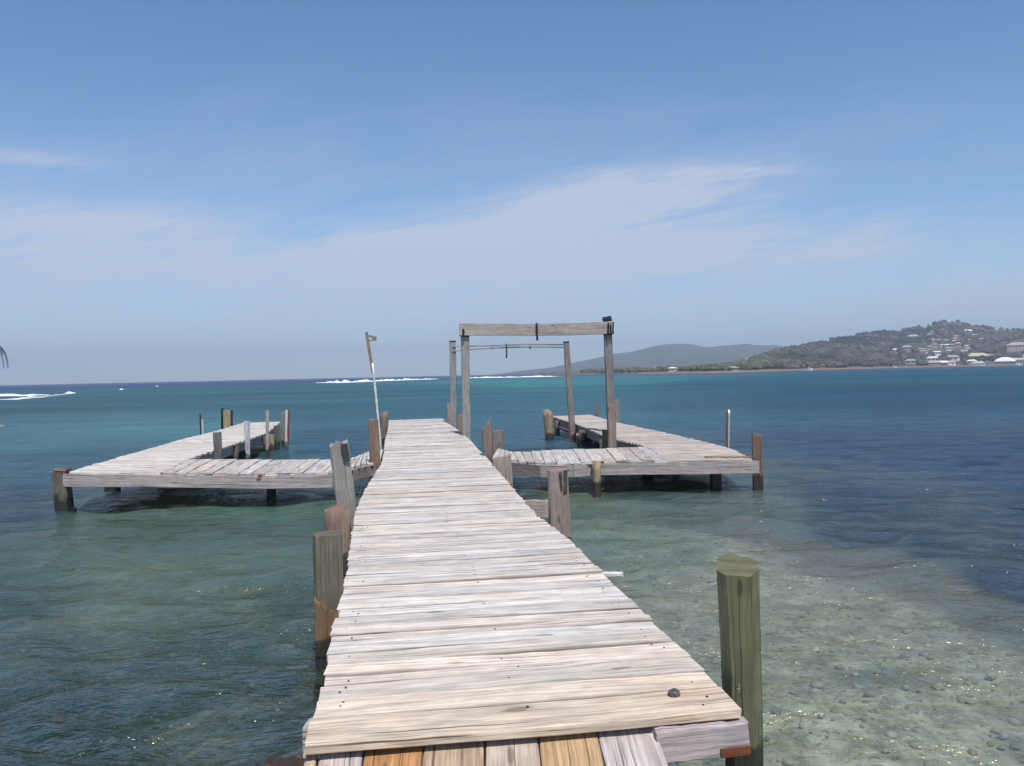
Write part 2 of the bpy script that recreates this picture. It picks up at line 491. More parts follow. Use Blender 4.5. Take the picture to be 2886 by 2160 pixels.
# outer right pipe
o, bd, T, w, ax = post("slender metal pipe upright on the outer edge of the right arm", (2050, 2058, 1155), (2049, 2056, 1262), 14.4, (.5, .48, .5), shape="round", name="pipe_pole", cat="pole", mat=M_STEEL, jag=.001)
strip(o, "rusty_side", at(2049.5, 1157, 14.36), at(2048.5, 1262, 14.36), .03, (.14, .04, .035), M_RED, .03)

# stump of a broken ladder in the water inside the right arm
lad = thing("broken_stump", on(1640, 1252, 0), "broken timber box stump low in the water under the right arm", "stump")
for (xa, xb, ya, yb, tn) in ((1626, 1640, 1224, 1256, (.30, .24, .17)), (1644, 1658, 1218, 1254, (.17, .14, .11))):
    m_ = MB(); T_, B_ = at((xa + xb) / 2, ya, 20.2), at((xa + xb) / 2, yb + 20, 20.2)
    m_.sweep(lerp_path(B_ + Vector((0, 0, -.6)), T_, 6), rect((xb - xa) / FOC * 20.2, .12), (1, 0, 0), (*tn, .2), jit=.004, ujit=.02)
    m_.build("stub", M_POST, lad)
m_ = MB(); m_.sweep(lerp_path(at(1624, 1227, 20.1), at(1658, 1221, 20.1), 4), rect(.05, .07), (0, 0, 1), (.36, .3, .22, .2), jit=.003); m_.build("cross_piece", M_POST, lad)

# ------------------------------------------------------------------ flagpole leaning at the walkway end
fp = thing("leaning_pole", at(1076, 1266, 17.6), "thin leaning pole with a torn scrap at its top beside the left walkway posts", "pole")
m_ = MB(); pa, pm, pb = at(1076.5, 1290, 17.6), at(1051, 1052, 17.6), at(1032.6, 937, 17.6)
m_.sweep(lerp_path(pm, pb, 6), rect(.058, .05), (1, 0, 0), (.26, .2, .13, .3), jit=.001); m_.build("wooden_top", M_POST, fp)
m_ = MB(); m_.sweep(lerp_path(pa, pm + (pm - pa) * .12 + Vector((.022, -.03, 0)), 8), circ(.026, 12), (1, 0, 0), (.6, .55, .52, 0), smooth=True); m_.build("pale_pipe", M_PIPE, fp)
m_ = MB()
for (p, q, w_) in (((1040, 948), (1061, 952), .035), ((1040, 961), (1060, 957), .02), ((1049, 955), (1061, 956), .07)):
    m_.sweep(lerp_path(at(*p, 17.6), at(*q, 17.6), 4, .006), rect(w_, .012, .002), (0, 0, 1), (.25, .22, .2, 0), jit=.006)
m_.build("torn_scrap", M_POST, fp)

# ------------------------------------------------------------------ timber frames
DF, DR = 18.3, 22.8
GREYP = (.29, .285, .28)


def upright(parent, top, bot, d, tint, slant=(0, 0), dark_top=True, deep=-1.1):
    T, B = at((top[0] + top[1]) / 2, top[2], d), at((bot[0] + bot[1]) / 2, bot[2], d)
    ax = (T - B).normalized(); foot = B + ax * ((deep - B.z) / ax.z)
    w = (top[1] - top[0]) / FOC * d
    m_ = MB()
    m_.sweep(lerp_path(foot, T, 22, .0012), rect(w, w, .015), (1, 0, 0), (*tint, .15), jit=.003, ujit=.005)
    b = m_.build("upright", M_POST, parent)
    if dark_top:
        m_ = MB(); m_.sweep([T - ax * .004, T + ax * .03], rect(w * 1.05, w * 1.05, .01), (1, 0, 0), (.025, .025, .03, 0)); m_.build("dark_cap", M_POST, b)
    return T, w


ff = thing("timber_frame", at(1512, 1240, DF), "front gateway frame of two tall posts carrying a wide pale board, over the boat slip", "frame", "boat slip frames")
upright(ff, (1299, 1322, 950), (1305, 1327, 1235), DF, GREYP)
upright(ff, (1702, 1724, 945), (1710, 1731, 1137), DF, (.20, .195, .19))
m_ = MB()
pts = [(1294, 929), (1400, 930), (1510, 930), (1620, 928), (1728, 924)]
path = [at(x, y, DF - .14) for x, y in pts]
m_.sweep(path, rect(.30 - .02, .045, .004), (0, 0, 1), (.40, .35, .33, .15), jit=.003, ujit=.004)
bo = m_.build("top_board", M_BEAM, ff)
m_ = MB(); m_.sweep(lerp_path(at(1294, 938, DF - .13), at(1309, 938, DF - .13), 2), rect(.17, .03, .003), (0, 0, 1), (.36, .32, .3, .1)); m_.build("board_end", M_BEAM, bo)
for (x, y0, y1, w_) in ((1513, 911, 960, .05), (1306, 927, 948, .05), (1715, 910, 946, .04), (1721, 915, 944, .03), (1729, 908, 943, .028)):
    m_ = MB()
    p, q = at(x, y0, DF - .19), at(x + random.uniform(-1, 1.5), y1, DF - .19)
    m_.sweep(lerp_path(p, q, 5, .003), circ(w_ / 2, 8, .1), (1, 0, 0), (.02, .02, .02, 0), smooth=True)
    m_.build("iron_rod", M_IRON, ff)
m_ = MB()
for (x0, x1, y0, y1) in ((1699, 1712, 894, 906), (1712, 1723, 892, 901)):
    p, q = at((x0 + x1) / 2, y1, DF), at((x0 + x1) / 2 - 1, y0, DF)
    m_.sweep(lerp_path(p, q, 2), rect((x1 - x0) / FOC * DF, .11, .01), (1, 0, 0), (.03, .03, .04, 0), jit=.006)
m_.sweep(lerp_path(at(1701, 906, DF), at(1724, 902, DF), 2), rect(.05, .1, .006), (0, 0, 1), (.30, .28, .28, 0), jit=.003)
m_.build("pulley_block", M_IRON, ff)

fr = thing("timber_frame", at(1440, 1215, DR), "rear gateway frame of two posts joined by a slim double rail, its right post leaning", "frame", "boat slip frames")
upright(fr, (1267, 1284, 964), (1271, 1287, 1200), DR, (.27, .27, .265))
upright(fr, (1588, 1604, 966), (1606, 1625, 1246), 21.5, (.225, .21, .195))
m_ = MB()
m_.sweep([at(1276, 977, DR - .1), at(1380, 975.5, DR - .1), at(1480, 972, 22.1), at(1590, 971.5, 21.5 - .1)], rect(.035, .04, .004), (0, 0, 1), (.36, .33, .33, .1), jit=.003)
m_.build("rail", M_BEAM, fr)
m_ = MB()
m_.sweep([at(1276, 991, DR - .1), at(1320, 986, DR - .1), at(1400, 981, DR - .1), at(1480, 978.5, 22.1), at(1590, 979.5, 21.5 - .1)], rect(.03, .04, .004), (0, 0, 1), (.34, .31, .3, .1), jit=.003)
m_.build("rail", M_BEAM, fr)
m_ = MB()
m_.sweep(lerp_path(at(1427, 969, 22.3), at(1427.5, 1010, 22.3), 4, .003), circ(.02, 8, .1), (1, 0, 0), (.02, .02, .02, 0), smooth=True)
m_.build("iron_rod", M_IRON, fr); m_ = MB()
m_.sweep(lerp_path(at(1493, 976, 22.0), at(1494, 984, 22.0), 2), circ(.02, 8, .1), (1, 0, 0), (.02, .02, .02, 0), smooth=True)
m_.build("iron_rod", M_IRON, fr)
strip(fr, "red_strip", at(1603, 1192, 21.38), at(1608, 1243, 21.38), .05, (.2, .05, .03), M_RED, .03)


# ------------------------------------------------------------------ side docks
def poly_interp(pts, f):
    L = [0.0]
    for i in range(1, len(pts)): L.append(L[-1] + (pts[i] - pts[i - 1]).length)
    x = f * L[-1]
    for i in range(1, len(pts)):
        if x <= L[i] + 1e-9:
            return pts[i - 1].lerp(pts[i], (x - L[i - 1]) / max(1e-6, L[i] - L[i - 1]))
    return pts[-1]


def strip_deck(mb, A, B, colour, zf=lambda x: DECK, wid=.2):
    """boards laid between edge line A and edge line B, one after the other along them"""
    A = [on(*p, zf(p[0])) for p in A]; B = [on(*p, zf(p[0])) for p in B]
    La = sum((A[i] - A[i - 1]).length for i in range(1, len(A))); Lb = sum((B[i] - B[i - 1]).length for i in range(1, len(B)))
    n = max(3, int(round((La + Lb) / 2 / wid)))
    for k in range(n):
        f0, f1 = (k + .0) / n, (k + 1.0) / n
        a0, a1, b0, b1 = poly_interp(A, f0), poly_interp(A, f1), poly_interp(B, f0), poly_interp(B, f1)
        a, b = (a0 + a1) / 2, (b0 + b1) / 2
        wa, wb_ = (a1 - a0).dot((a1 - a0).normalized()), (b1 - b0).length
        cr = (b - a).normalized()
        side = Vector((cr.y, -cr.x, 0))
        wa = abs((a1 - a0).dot(side)); wb_ = abs((b1 - b0).dot(side))
        w = (wa + wb_) / 2 + .0001
        ov = random.gauss(.010, .004)
        a = a - cr * ov; b = b + cr * random.gauss(.012, .005)
        zz = -.018 + random.gauss(0, .003)
        path = [Vector((p.x, p.y, p.z + zz + .003 * math.sin(k * 3 + 2 * j))) for j, p in enumerate(lerp_path(a, b, 8))]
        scl = [(wa + (wb_ - wa) * j / 8) / w for j in range(9)]
        mb.sweep(path, rect(w - random.choice([.005, .008, .012]), .036, .005), side, vary(colour, .14, random.choice([0, .1, .3])), jit=.0015, scales=scl, ujit=.006)


def fascia(name, pts, parent, h=.19, off=(0, 0), tint=BEAMC, thick=.045, top=.038, mat=M_BEAM, zf=lambda x: DECK):
    P = [on(*p, zf(p[0])) + Vector((off[0], off[1], -top - h / 2)) for p in pts]
    m_ = MB()
    m_.sweep(P, rect(h, thick, .004), (0, 0, 1), vary(tint, .04, .05), jit=.002, ujit=.003)
    return m_.build(name, mat, parent)


def piling(parent, top, bot, d, tint=(.15, .12, .09), shape="square"):
    T, B = at((top[0] + top[1]) / 2, top[2], d), at((bot[0] + bot[1]) / 2, bot[2], d)
    ax = (T - B).normalized(); foot = B + ax * ((-1.3 - B.z) / ax.z)
    w = (top[1] - top[0]) / FOC * d
    m_ = MB()
    m_.sweep(lerp_path(foot, T, 12), rect(w, w, w * .1) if shape == "square" else circ(w / 2, 14, .04), (1, 0, 0), (*tint, .2), jit=.004, smooth=shape != "square")
    return m_.build("piling", M_POST, parent)


# left arm
def zl(px): return DECK + .10 * min(1, max(0, (760 - px) / 560))


ld = thing("side_dock", on(203, 1329, 0), "left L shaped dock arm with pale board deck and long front beam", "dock", "dock arms beside the walkway")
lf = [(203, 1329), (400, 1331), (765, 1335), (935, 1331), (989, 1317), (1039, 1306), (1072, 1300)]
lrear = [(529, 1295), (700, 1295.5), (880, 1296), (985, 1293), (1038, 1272), (1080, 1268)]
lo_ = [(203, 1327), (338, 1289), (517, 1238), (610, 1215), (688, 1191.5)]
li_ = [(529, 1295), (602, 1270), (753, 1219), (789, 1189)]
mb = MB()
strip_deck(mb, [(455, 1332), (765, 1335), (935, 1331), (989, 1317), (1039, 1306), (1072, 1300)], lrear, (.56, .505, .455), zl)
strip_deck(mb, [(203, 1329), (225, 1321), (338, 1289), (517, 1238), (610, 1215), (688, 1191.5)], [(455, 1332), (529, 1295), (602, 1270), (753, 1219), (789, 1189)], (.64, .58, .525), zl)
mb.build("decking", M_DECK, ld)
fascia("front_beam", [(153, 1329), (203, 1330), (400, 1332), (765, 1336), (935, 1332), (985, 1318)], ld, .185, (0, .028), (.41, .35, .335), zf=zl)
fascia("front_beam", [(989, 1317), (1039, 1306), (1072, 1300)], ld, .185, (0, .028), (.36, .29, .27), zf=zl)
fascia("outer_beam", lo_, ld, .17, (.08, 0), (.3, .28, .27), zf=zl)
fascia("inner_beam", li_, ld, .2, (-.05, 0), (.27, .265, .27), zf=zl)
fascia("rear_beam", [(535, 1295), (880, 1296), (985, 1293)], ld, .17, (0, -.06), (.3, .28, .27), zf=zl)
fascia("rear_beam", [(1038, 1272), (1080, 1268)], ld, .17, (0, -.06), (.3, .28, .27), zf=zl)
p = piling(ld, (153, 191, 1330), (164, 203, 1454), 11.72, (.125, .11, .085))
m_ = MB(); m_.sweep(lerp_path(at(208, 1458, 11.65), at(208, 1432, 11.65), 2), rect(.07, .07), (1, 0, 0), (.05, .045, .04, .1), jit=.006); m_.build("stub_block", M_POST, ld)
m_ = MB(); m_.sweep(lerp_path(at(151, 1326, 11.72), at(193, 1324, 11.72), 3), rect(.17, .045, .012), (0, 1, 0), (.25, .16, .10, .3), jit=.006); m_.build("corner_cap", M_POST, ld)
piling(ld, (301, 334, 1362), (302, 335, 1400), 13.9, (.07, .08, .10))
piling(ld, (751, 777, 1352), (752, 779, 1425), 12.75, (.28, .17, .13), "round")
piling(ld, (527, 560, 1362), (527, 560, 1400), 14.6, (.05, .05, .05))
for px, py in ((690, 1195), (600, 1219), (450, 1258), (750, 1223), (660, 1252)):
    q = on(px, py, DECK); m_ = MB(); m_.sweep(lerp_path(Vector((q.x, q.y, -1.2)), Vector((q.x, q.y, DECK - .06)), 6), circ(.08, 10, .05), (1, 0, 0), (.12, .1, .08, .1), smooth=True); m_.build("piling", M_POST, ld)
m_ = MB()
for (px, py, l) in ((735, 1340, .12), (731, 1350, .14)):
    q = on(px, 1336, DECK); m_.sweep(lerp_path(at(px - 8, py + 2, q.y - .01), at(px + 4, py, q.y - .01), 2), rect(.03, .015, .002), (0, 0, 1), (.2, .09, .04, .2))
m_.build("rusty_bracket", M_RED, ld)

# right arm
rd = thing("side_dock", on(2118, 1293, 0), "right L shaped dock arm with sagging front edge and greyer boards", "dock", "dock arms beside the walkway")
rf = [(1387, 1288), (1441, 1296), (1525, 1305), (1615, 1305), (1693, 1299.5), (1814, 1297.5), (1973, 1296), (2118, 1293.5)]
rrear = [(1402, 1263), (1441, 1273), (1474, 1275), (1535, 1270), (1734, 1263), (1825, 1259)]
mb = MB()
strip_deck(mb, rf[:6] + [(1880, 1297)], rrear, (.52, .475, .435))
strip_deck(mb, [(1880, 1297), (1825, 1259), (1738, 1237.5), (1695, 1225), (1633, 1198), (1554, 1173)], [(2118, 1293.5), (2053, 1263), (1897, 1225), (1742, 1192), (1662, 1169.5)], (.52, .45, .395))
mb.build("decking", M_DECK, rd)
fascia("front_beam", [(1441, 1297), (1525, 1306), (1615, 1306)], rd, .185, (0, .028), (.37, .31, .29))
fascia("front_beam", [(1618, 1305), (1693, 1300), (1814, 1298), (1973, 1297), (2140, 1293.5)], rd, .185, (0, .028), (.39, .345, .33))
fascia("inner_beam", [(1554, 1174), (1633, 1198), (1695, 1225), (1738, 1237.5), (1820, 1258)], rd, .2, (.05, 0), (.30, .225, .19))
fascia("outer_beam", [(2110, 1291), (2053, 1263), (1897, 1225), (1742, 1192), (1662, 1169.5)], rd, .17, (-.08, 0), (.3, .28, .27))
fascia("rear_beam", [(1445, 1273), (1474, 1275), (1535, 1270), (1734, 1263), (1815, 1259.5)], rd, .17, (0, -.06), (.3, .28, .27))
fascia("lower_rail", [(1556, 1176), (1633, 1200)], rd, .06, (.02, 0), (.25, .08, .07), .04, .24)
piling(rd, (1670, 1693, 1300), (1670, 1693, 1375), 12.2, (.33, .245, .15), "round")
piling(rd, (2002, 2031, 1318), (2002, 2032, 1380), 12.75, (.10, .095, .085))
piling(rd, (1808, 1838, 1330), (1808, 1838, 1370), 14.2, (.05, .05, .05))
for px, py in ((1660, 1175), (1750, 1199), (1900, 1231), (1640, 1206), (1700, 1232), (1570, 1180)):
    q = on(px, py, DECK); m_ = MB(); m_.sweep(lerp_path(Vector((q.x, q.y, -1.2)), Vector((q.x, q.y, DECK - .06)), 6), circ(.08, 10, .05), (1, 0, 0), (.12, .1, .08, .1), smooth=True); m_.build("piling", M_POST, rd)
m_ = MB()
for k in range(26):                              # orange frayed rope lying along the outer front edge
    x = 1985 + k * 5.2
    p = on(x, 1288.5 + random.uniform(-1.2, 1.0), DECK + .012); q = on(x + random.uniform(3, 9), 1288.5 + random.uniform(-1.2, 1.0), DECK + .012)
    m_.sweep([p, q], circ(.010, 6), (0, 0, 1), (.32, .2, .07, .2), smooth=True)
ro = m_.build("frayed_rope", M_POST); tag(ro, "frayed tan rope along the outer front edge of the right arm by the broken post", "rope")

# ------------------------------------------------------------------ shell on the deck
import bmesh
bm = bmesh.new()
bmesh.ops.create_uvsphere(bm, u_segments=40, v_segments=24, radius=1)
for v in bm.verts:
    a_ = math.atan2(v.co.y, v.co.x); rr = math.hypot(v.co.x, v.co.y)
    k = 1 + .10 * math.sin(a_ * 1 + 5 * rr) + .05 * math.sin(3 * a_ + 9 * rr)
    v.co.x *= k; v.co.y *= k
    v.co.z = v.co.z * (.72 if v.co.z > 0 else .45) + .10 * math.cos(9 * rr + a_) * (1 - rr)
    if v.co.y > .75 and v.co.x > .1: v.co.y += .25 * v.co.x
    v.co *= .027
me = bpy.data.meshes.new("snail_shell"); bm.to_mesh(me); bm.free()
for p in me.polygons: p.use_smooth = True
me.materials.append(plain("dark glossy shell", (.085, .075, .078), .25, 0, .5, 60, .002))
sh = link(bpy.data.objects.new("snail_shell", me)); sh.location = on(1901, 1964, DECK + .0) + Vector((0, 0, .014))
tag(sh, "small dark grey rounded shell lying on the deck boards near the bottom right", "shell")


# ------------------------------------------------------------------ land across the bay
def az_of(px, py=1050):
    v = ray(px, py); return math.atan2(v.x, v.y)


def elev_of(px, py):
    v = ray(px, py); return v.z / math.hypot(v.x, v.y)


def fbm(x, y, sc, oct_=4, seed=0.0):
    return mnoise.fractal(Vector((x * sc + seed, y * sc - seed, seed)), 1.0, 2.0, oct_)


ridge = [(1520, 1054), (1560, 1051), (1650, 1047), (1750, 1041), (1900, 1031), (2000, 1025), (2050, 1018), (2122, 1004), (2173, 990), (2230, 975), (2276, 968), (2312, 959), (2330, 958), (2361, 949),
         (2393, 946.5), (2410, 941), (2447, 933), (2486, 931), (2529, 932), (2546, 926), (2576, 921), (2613, 916), (2631, 909), (2652, 903), (2681, 902), (2703, 900),
         (2719, 902), (2739, 911), (2775, 917), (2811, 924), (2821, 921), (2835, 924), (2857, 920), (2886, 919), (3050, 930), (3300, 960), (3600, 1000)]
RID = np.array([(az_of(*p), elev_of(*p)) for p in ridge])
Rr = np.array([(az_of(p), r) for p, r in ((1500, 1010), (1560, 930), (1800, 760), (2000, 760), (2120, 900), (2230, 1150), (2450, 1400), (2886, 1500), (3600, 1400))])
Rs_ = np.array([(az_of(p), r) for p, r in ((1500, 1000), (1560, 860), (1680, 760), (1800, 520), (2000, 430), (2100, 470), (2267, 600), (2486, 720), (2700, 790), (2886, 830), (3600, 780))])


def main_h(az, r):
    e = np.interp(az, RID[:, 0], RID[:, 1]); Rm = np.interp(az, Rr[:, 0], Rr[:, 1]); Rs = np.interp(az, Rs_[:, 0], Rs_[:, 1])
    hz = max(2.0, EYE + e * Rm - 4.5)
    t = (r - Rs) / (Rm - Rs)
    x, y = r * math.sin(az), r * math.cos(az)
    n = fbm(x, y, .006, 4, 3.3)
    if t <= 0: return -1.2 + max(-1.2, t * 40)
    if t <= 1:
        pr = t ** 1.15
        bulge = math.sin(math.pi * t)
        h = hz * pr + min(hz, 45) * .22 * bulge * n
        return max(.3 + 1.2 * min(1, t * 12), h * min(1, t * 12 + .05))
    return hz * max(0, 1 - ((t - 1) * 1.1) ** 1.5) + 0.5


AZ = np.linspace(RID[0, 0], RID[-1, 0], 420)
NR = 90
verts, faces = [], []
for a_ in AZ:
    Rm = np.interp(a_, Rr[:, 0], Rr[:, 1]); Rs = np.interp(a_, Rs_[:, 0], Rs_[:, 1])
    for j in range(NR):
        t = -.06 + 1.5 * j / (NR - 1)
        r = Rs + t * (Rm - Rs) + (0 if t > 0 else t * 60)
        verts.append((r * math.sin(a_), r * math.cos(a_), main_h(a_, r)))
for i in range(len(AZ) - 1):
    for j in range(NR - 1):
        q = i * NR + j
        faces.append((q, q + NR, q + NR + 1, q + 1))
me = bpy.data.meshes.new("hills"); me.from_pydata(verts, [], faces)
for p in me.polygons: p.use_smooth = True


def land_mat(name, a, b, c, beach=True):
    m, t, out = material(name)
    pos = t.new("ShaderNodeNewGeometry").outputs["Position"]
    n1 = t.noise(pos, .012, 5, .6); n2 = t.noise(pos, .09, 4, .6)
    col = t.mix(t.ramp(n1, .35, .65), (*a, 1), (*b, 1))
    col = t.mix(t.math("MULTIPLY", t.ramp(n2, .5, .75), .6), col, (*c, 1))
    if beach:
        z = t.new("ShaderNodeSeparateXYZ", ins={0: pos}).outputs[2]
        zz = t.math("ADD", z, t.math("MULTIPLY", t.math("SUBTRACT", n2, .5), .8))
        col = t.mix(t.ramp(zz, .75, 1.0, 1, 0), col, (.25, .14, .09, 1))
    b_ = t.new("ShaderNodeBsdfPrincipled", ins={"Base Color": col, "Roughness": .95})
    b_.inputs["Specular IOR Level"].default_value = .1
    t.l.new(b_.outputs[0], out.inputs[0])
    return m


me.materials.append(land_mat("scrubby hillside", (.075, .075, .045), (.12, .105, .07), (.17, .15, .10)))
tag(link(bpy.data.objects.new("hills", me)), kind="structure")

far = [(1380, 1057), (1417, 1053), (1461, 1046), (1548, 1037), (1614, 1023), (1680, 1010), (1704, 1004), (1732, 997), (1777, 992), (1806, 985), (1838, 977), (1868, 971), (1910, 969), (1953, 970), (1974, 976),
       (2001, 979), (2019, 976), (2060, 973), (2109, 969), (2127, 973), (2180, 973), (2300, 985), (2450, 1010), (2600, 1030)]
FAR = np.array([(az_of(*p), elev_of(*p)) for p in far])
AZ2 = np.linspace(FAR[0, 0], FAR[-1, 0], 300)
verts, faces = [], []
NR2 = 60
for a_ in AZ2:
    e = np.interp(a_, FAR[:, 0], FAR[:, 1]); hz = max(.2, EYE + e * 2900)
    for j in range(NR2):
        t = 1.35 * j / (NR2 - 1); r = 1950 + 950 * t
        x, y = r * math.sin(a_), r * math.cos(a_)
        n = fbm(x, y, .0022, 5, 8.1)
        h = hz * (t ** 1.2 if t <= 1 else 1 - ((t - 1) * 2.2) ** 1.6) + min(hz, 60) * .22 * math.sin(math.pi * min(t, 1)) * n
        if t <= 1: h += 1.2 * fbm(x, y, .02, 3, 2.0) * min(1, hz / 40)
        verts.append((x, y, h - (1.0 if j == 0 else 0)))
for i in range(len(AZ2) - 1):
    for j in range(NR2 - 1):
        q = i * NR2 + j; faces.append((q, q + NR2, q + NR2 + 1, q + 1))
me = bpy.data.meshes.new("far_hills"); me.from_pydata(verts, [], faces)
for p in me.polygons: p.use_smooth = True
me.materials.append(land_mat("distant hillside", (.042, .050, .030), (.075, .072, .042), (.12, .105, .07), False))
tag(link(bpy.data.objects.new("far_hills", me)), kind="structure")

# forest covering the near hills: clumpy crowns, one mass
phi = (1 + 5 ** .5) / 2
ICO = np.array([(-1, phi, 0), (1, phi, 0), (-1, -phi, 0), (1, -phi, 0), (0, -1, phi), (0, 1, phi), (0, -1, -phi), (0, 1, -phi), (phi, 0, -1), (phi, 0, 1), (-phi, 0, -1), (-phi, 0, 1)], float)
ICO /= np.linalg.norm(ICO[0])
ICOF = np.array([(0, 11, 5), (0, 5, 1), (0, 1, 7), (0, 7, 10), (0, 10, 11), (1, 5, 9), (5, 11, 4), (11, 10, 2), (10, 7, 6), (7, 1, 8), (3, 9, 4), (3, 4, 2), (3, 2, 6), (3, 6, 8), (3, 8, 9), (4, 9, 5), (2, 4, 11), (6, 2, 10), (8, 6, 7), (9, 8, 1)])

HOUSE_SPOTS = []      # filled below; crowns keep clear of them


def hill_hit(px, py):
    v = ray(px, py); hl = math.hypot(v.x, v.y); a_ = math.atan2(v.x, v.y)
    Rs = np.interp(a_, Rs_[:, 0], Rs_[:, 1]); Rm = np.interp(a_, Rr[:, 0], Rr[:, 1])
    r = Rs
    while r < Rm * 1.02:
        z = EYE + v.z / hl * r
        if main_h(a_, r) >= z: break
        r += 3
    return Vector((r * math.sin(a_), r * math.cos(a_), main_h(a_, r))), r


def z2(x, y): return (2486 + x * .1808, 880 + y * .1808)
def z1(x, y): return (2086 + x * .1808, 880 + y * .1808)


WHITE, CREAM, PINK, ORANGE, GREYR, REDR, YEL = (.78, .77, .74), (.40, .36, .30), (.42, .31, .28), (.42, .26, .14), (.34, .33, .32), (.24, .13, .10), (.48, .43, .27)
# (photo point, width m, wall height m, roof colour, wall colour, label)
houses = [
    (z2(1330, 325), 17, 3, WHITE, CREAM, "long house with a bright white roof, highest of the big houses under the hill top"),
    (z2(1440, 385), 10, 3, GREYR, CREAM, "pale house just below and right of the long white roof"),
    (z2(480, 405), 20, 3, CREAM, WHITE, "long cream row house on the upper slope left of the hill top"),
    (z2(270, 465), 14, 3, GREYR, CREAM, "grey roofed house lower left of the long cream row house"),
    (z2(200, 620), 9, 3, WHITE, WHITE, "small white house alone at the left end of the village"),
    (z2(390, 595), 14, 4, PINK, CREAM, "pinkish roofed house right of the small white house alone"),
    (z2(615, 612), 11, 3, ORANGE, WHITE, "house with an orange roof in the lower middle of the village"),
    (z2(650, 655), 9, 3, GREYR, WHITE, "white house just below the orange roofed house"),
    (z2(740, 580), 9, 3.5, PINK, CREAM, "pink roofed house up right of the orange roofed house"),
    (z2(820, 560), 9, 5, ORANGE, CREAM, "tall tan house in the centre of the village"),
    (z2(930, 550), 6, 3, WHITE, WHITE, "small bright white house right of the tall tan house"),
    (z2(1010, 555), 8, 3.5, WHITE, CREAM, "bright white house between the small white house and the pink block"),
    (z2(1040, 600), 8, 3, GREYR, WHITE, "white house below the pink block in the village centre"),
    (z2(1100, 565), 8, 5, PINK, PINK, "pink block house in the village centre"),
    (z2(1185, 560), 6, 6, WHITE, PINK, "narrow tall pink and white house right of the pink block"),
    (z2(1150, 490), 14, 3, PINK, CREAM, "wide pinkish house above the pink block"),
    (z2(1000, 470), 9, 3, CREAM, CREAM, "cream house up left of the wide pinkish house"),
    (z2(880, 462), 9, 3, GREYR, WHITE, "grey roofed house left of the cream house on the middle slope"),
    (z2(800, 458), 5, 3, WHITE, WHITE, "tiny white house at the left of the middle slope row"),
    (z2(1160, 405), 9, 3, GREYR, WHITE, "white walled house below the peak, left of the long white roof"),
    (z2(940, 300), 7, 3, GREYR, CREAM, "small grey house high on the slope straight below the flat shoulder"),
    (z2(1000, 330), 6, 3, GREYR, CREAM, "small grey house next to the high one below the shoulder"),
    (z2(775, 340), 9, 3, GREYR, CREAM, "dim cream house high on the left shoulder of the hill"),
    (z2(720, 372), 5, 3, WHITE, WHITE, "tiny white speck of a house below the dim cream house"),
    (z2(1330, 465), 8, 3, GREYR, CREAM, "grey roofed house on the right side of the middle slope"),
    (z2(1420, 490), 9, 3, WHITE, WHITE, "white roofed house right of the grey roofed one on the right slope"),
    (z2(1540, 452), 9, 3, GREYR, CREAM, "grey house at the right end of the village slope"),
    (z2(1325, 562), 6, 3, WHITE, WHITE, "small white house on the lower right slope"),
    (z2(1290, 650), 12, 3, CREAM, CREAM, "low cream house among trees on the lower right slope"),
    (z2(850, 655), 8, 3, WHITE, WHITE, "white house over the white tower near the shore"),
    (z2(865, 740), 7, 9, WHITE, WHITE, "narrow white tower like house near the shore"),
    (z2(780, 770), 11, 4, WHITE, WHITE, "white gabled house left of the white tower near the shore"),
    (z2(800, 822), 16, 2.5, PINK, PINK, "pink waterfront house, leftmost of the shore row"),
    (z2(930, 826), 14, 2.5, WHITE, PINK, "white and pink waterfront house in the middle of the shore row"),
    (z2(1045, 826), 13, 3, PINK, WHITE, "pale waterfront house, rightmost of the shore row"),
    (z2(1090, 757), 16, 4, GREYR, WHITE, "wide white house behind the shore row"),
    (z2(1490, 735), 26, 4, YEL, CREAM, "long yellowish building near the water right of the shore row"),
    (z2(1650, 728), 16, 4, REDR, CREAM, "red roofed building right of the long yellowish building"),
    (z2(1500, 832), 14, 2.5, YEL, WHITE, "low cream waterfront shed below the long yellowish building"),
    (z2(1400, 797), 10, 2.5, WHITE, WHITE, "low white waterfront shed with flat roof left of the cream shed"),
    (z2(2140, 620), 34, 9, PINK, PINK, "large pinkish flat building at the right edge above the white hall"),
    (z2(440, 800), 12, 3, GREYR, CREAM, "grey house at the left end of the shore below the village"),
    (z1(1530, 415), 16, 3.5, CREAM, CREAM, "cream house on the ridge left of the village"),
    (z1(1590, 388), 9, 3, WHITE, WHITE, "white house on the ridge beside the cream one"),
    (z1(95, 688), 7, 3, WHITE, WHITE, "lone white house on the long slope far left of the village"),
    (z1(1330, 432), 5, 3, WHITE, WHITE, "tiny white house on the ridge line further left"),
]
zz8 = lambda x, y: (1680 + x * .226, 880 + y * .226)
houses += [
    (zz8(760, 712), 12, 2.2, WHITE, CREAM, "white roofed beach house on the low spit, leftmost"),
    (zz8(955, 740), 5, 2.5, WHITE, WHITE, "tiny white hut at the water on the low spit"),
    (zz8(1715, 735), 5, 2.5, CREAM, CREAM, "small cream beach hut on the right half of the low spit"),
]


def hmat(name, c):
    return plain(name, c, .7, 0, .1, .4)


HM = {}


def col_mat(c, kind):
    if (c, kind) not in HM: HM[(c, kind)] = hmat("painted " + kind, c)
    return HM[(c, kind)]


M_WIN = plain("dark window glass", (.03, .035, .045), .2)


def box_mesh(x0, x1, y0, y1, z0_, z1_):
    v = [(x0, y0, z0_), (x1, y0, z0_), (x1, y1, z0_), (x0, y1, z0_), (x0, y0, z1_), (x1, y0, z1_), (x1, y1, z1_), (x0, y1, z1_)]
    f = [(0, 3, 2, 1), (4, 5, 6, 7), (0, 1, 5, 4), (1, 2, 6, 5), (2, 3, 7, 6), (3, 0, 4, 7)]
    return v, f


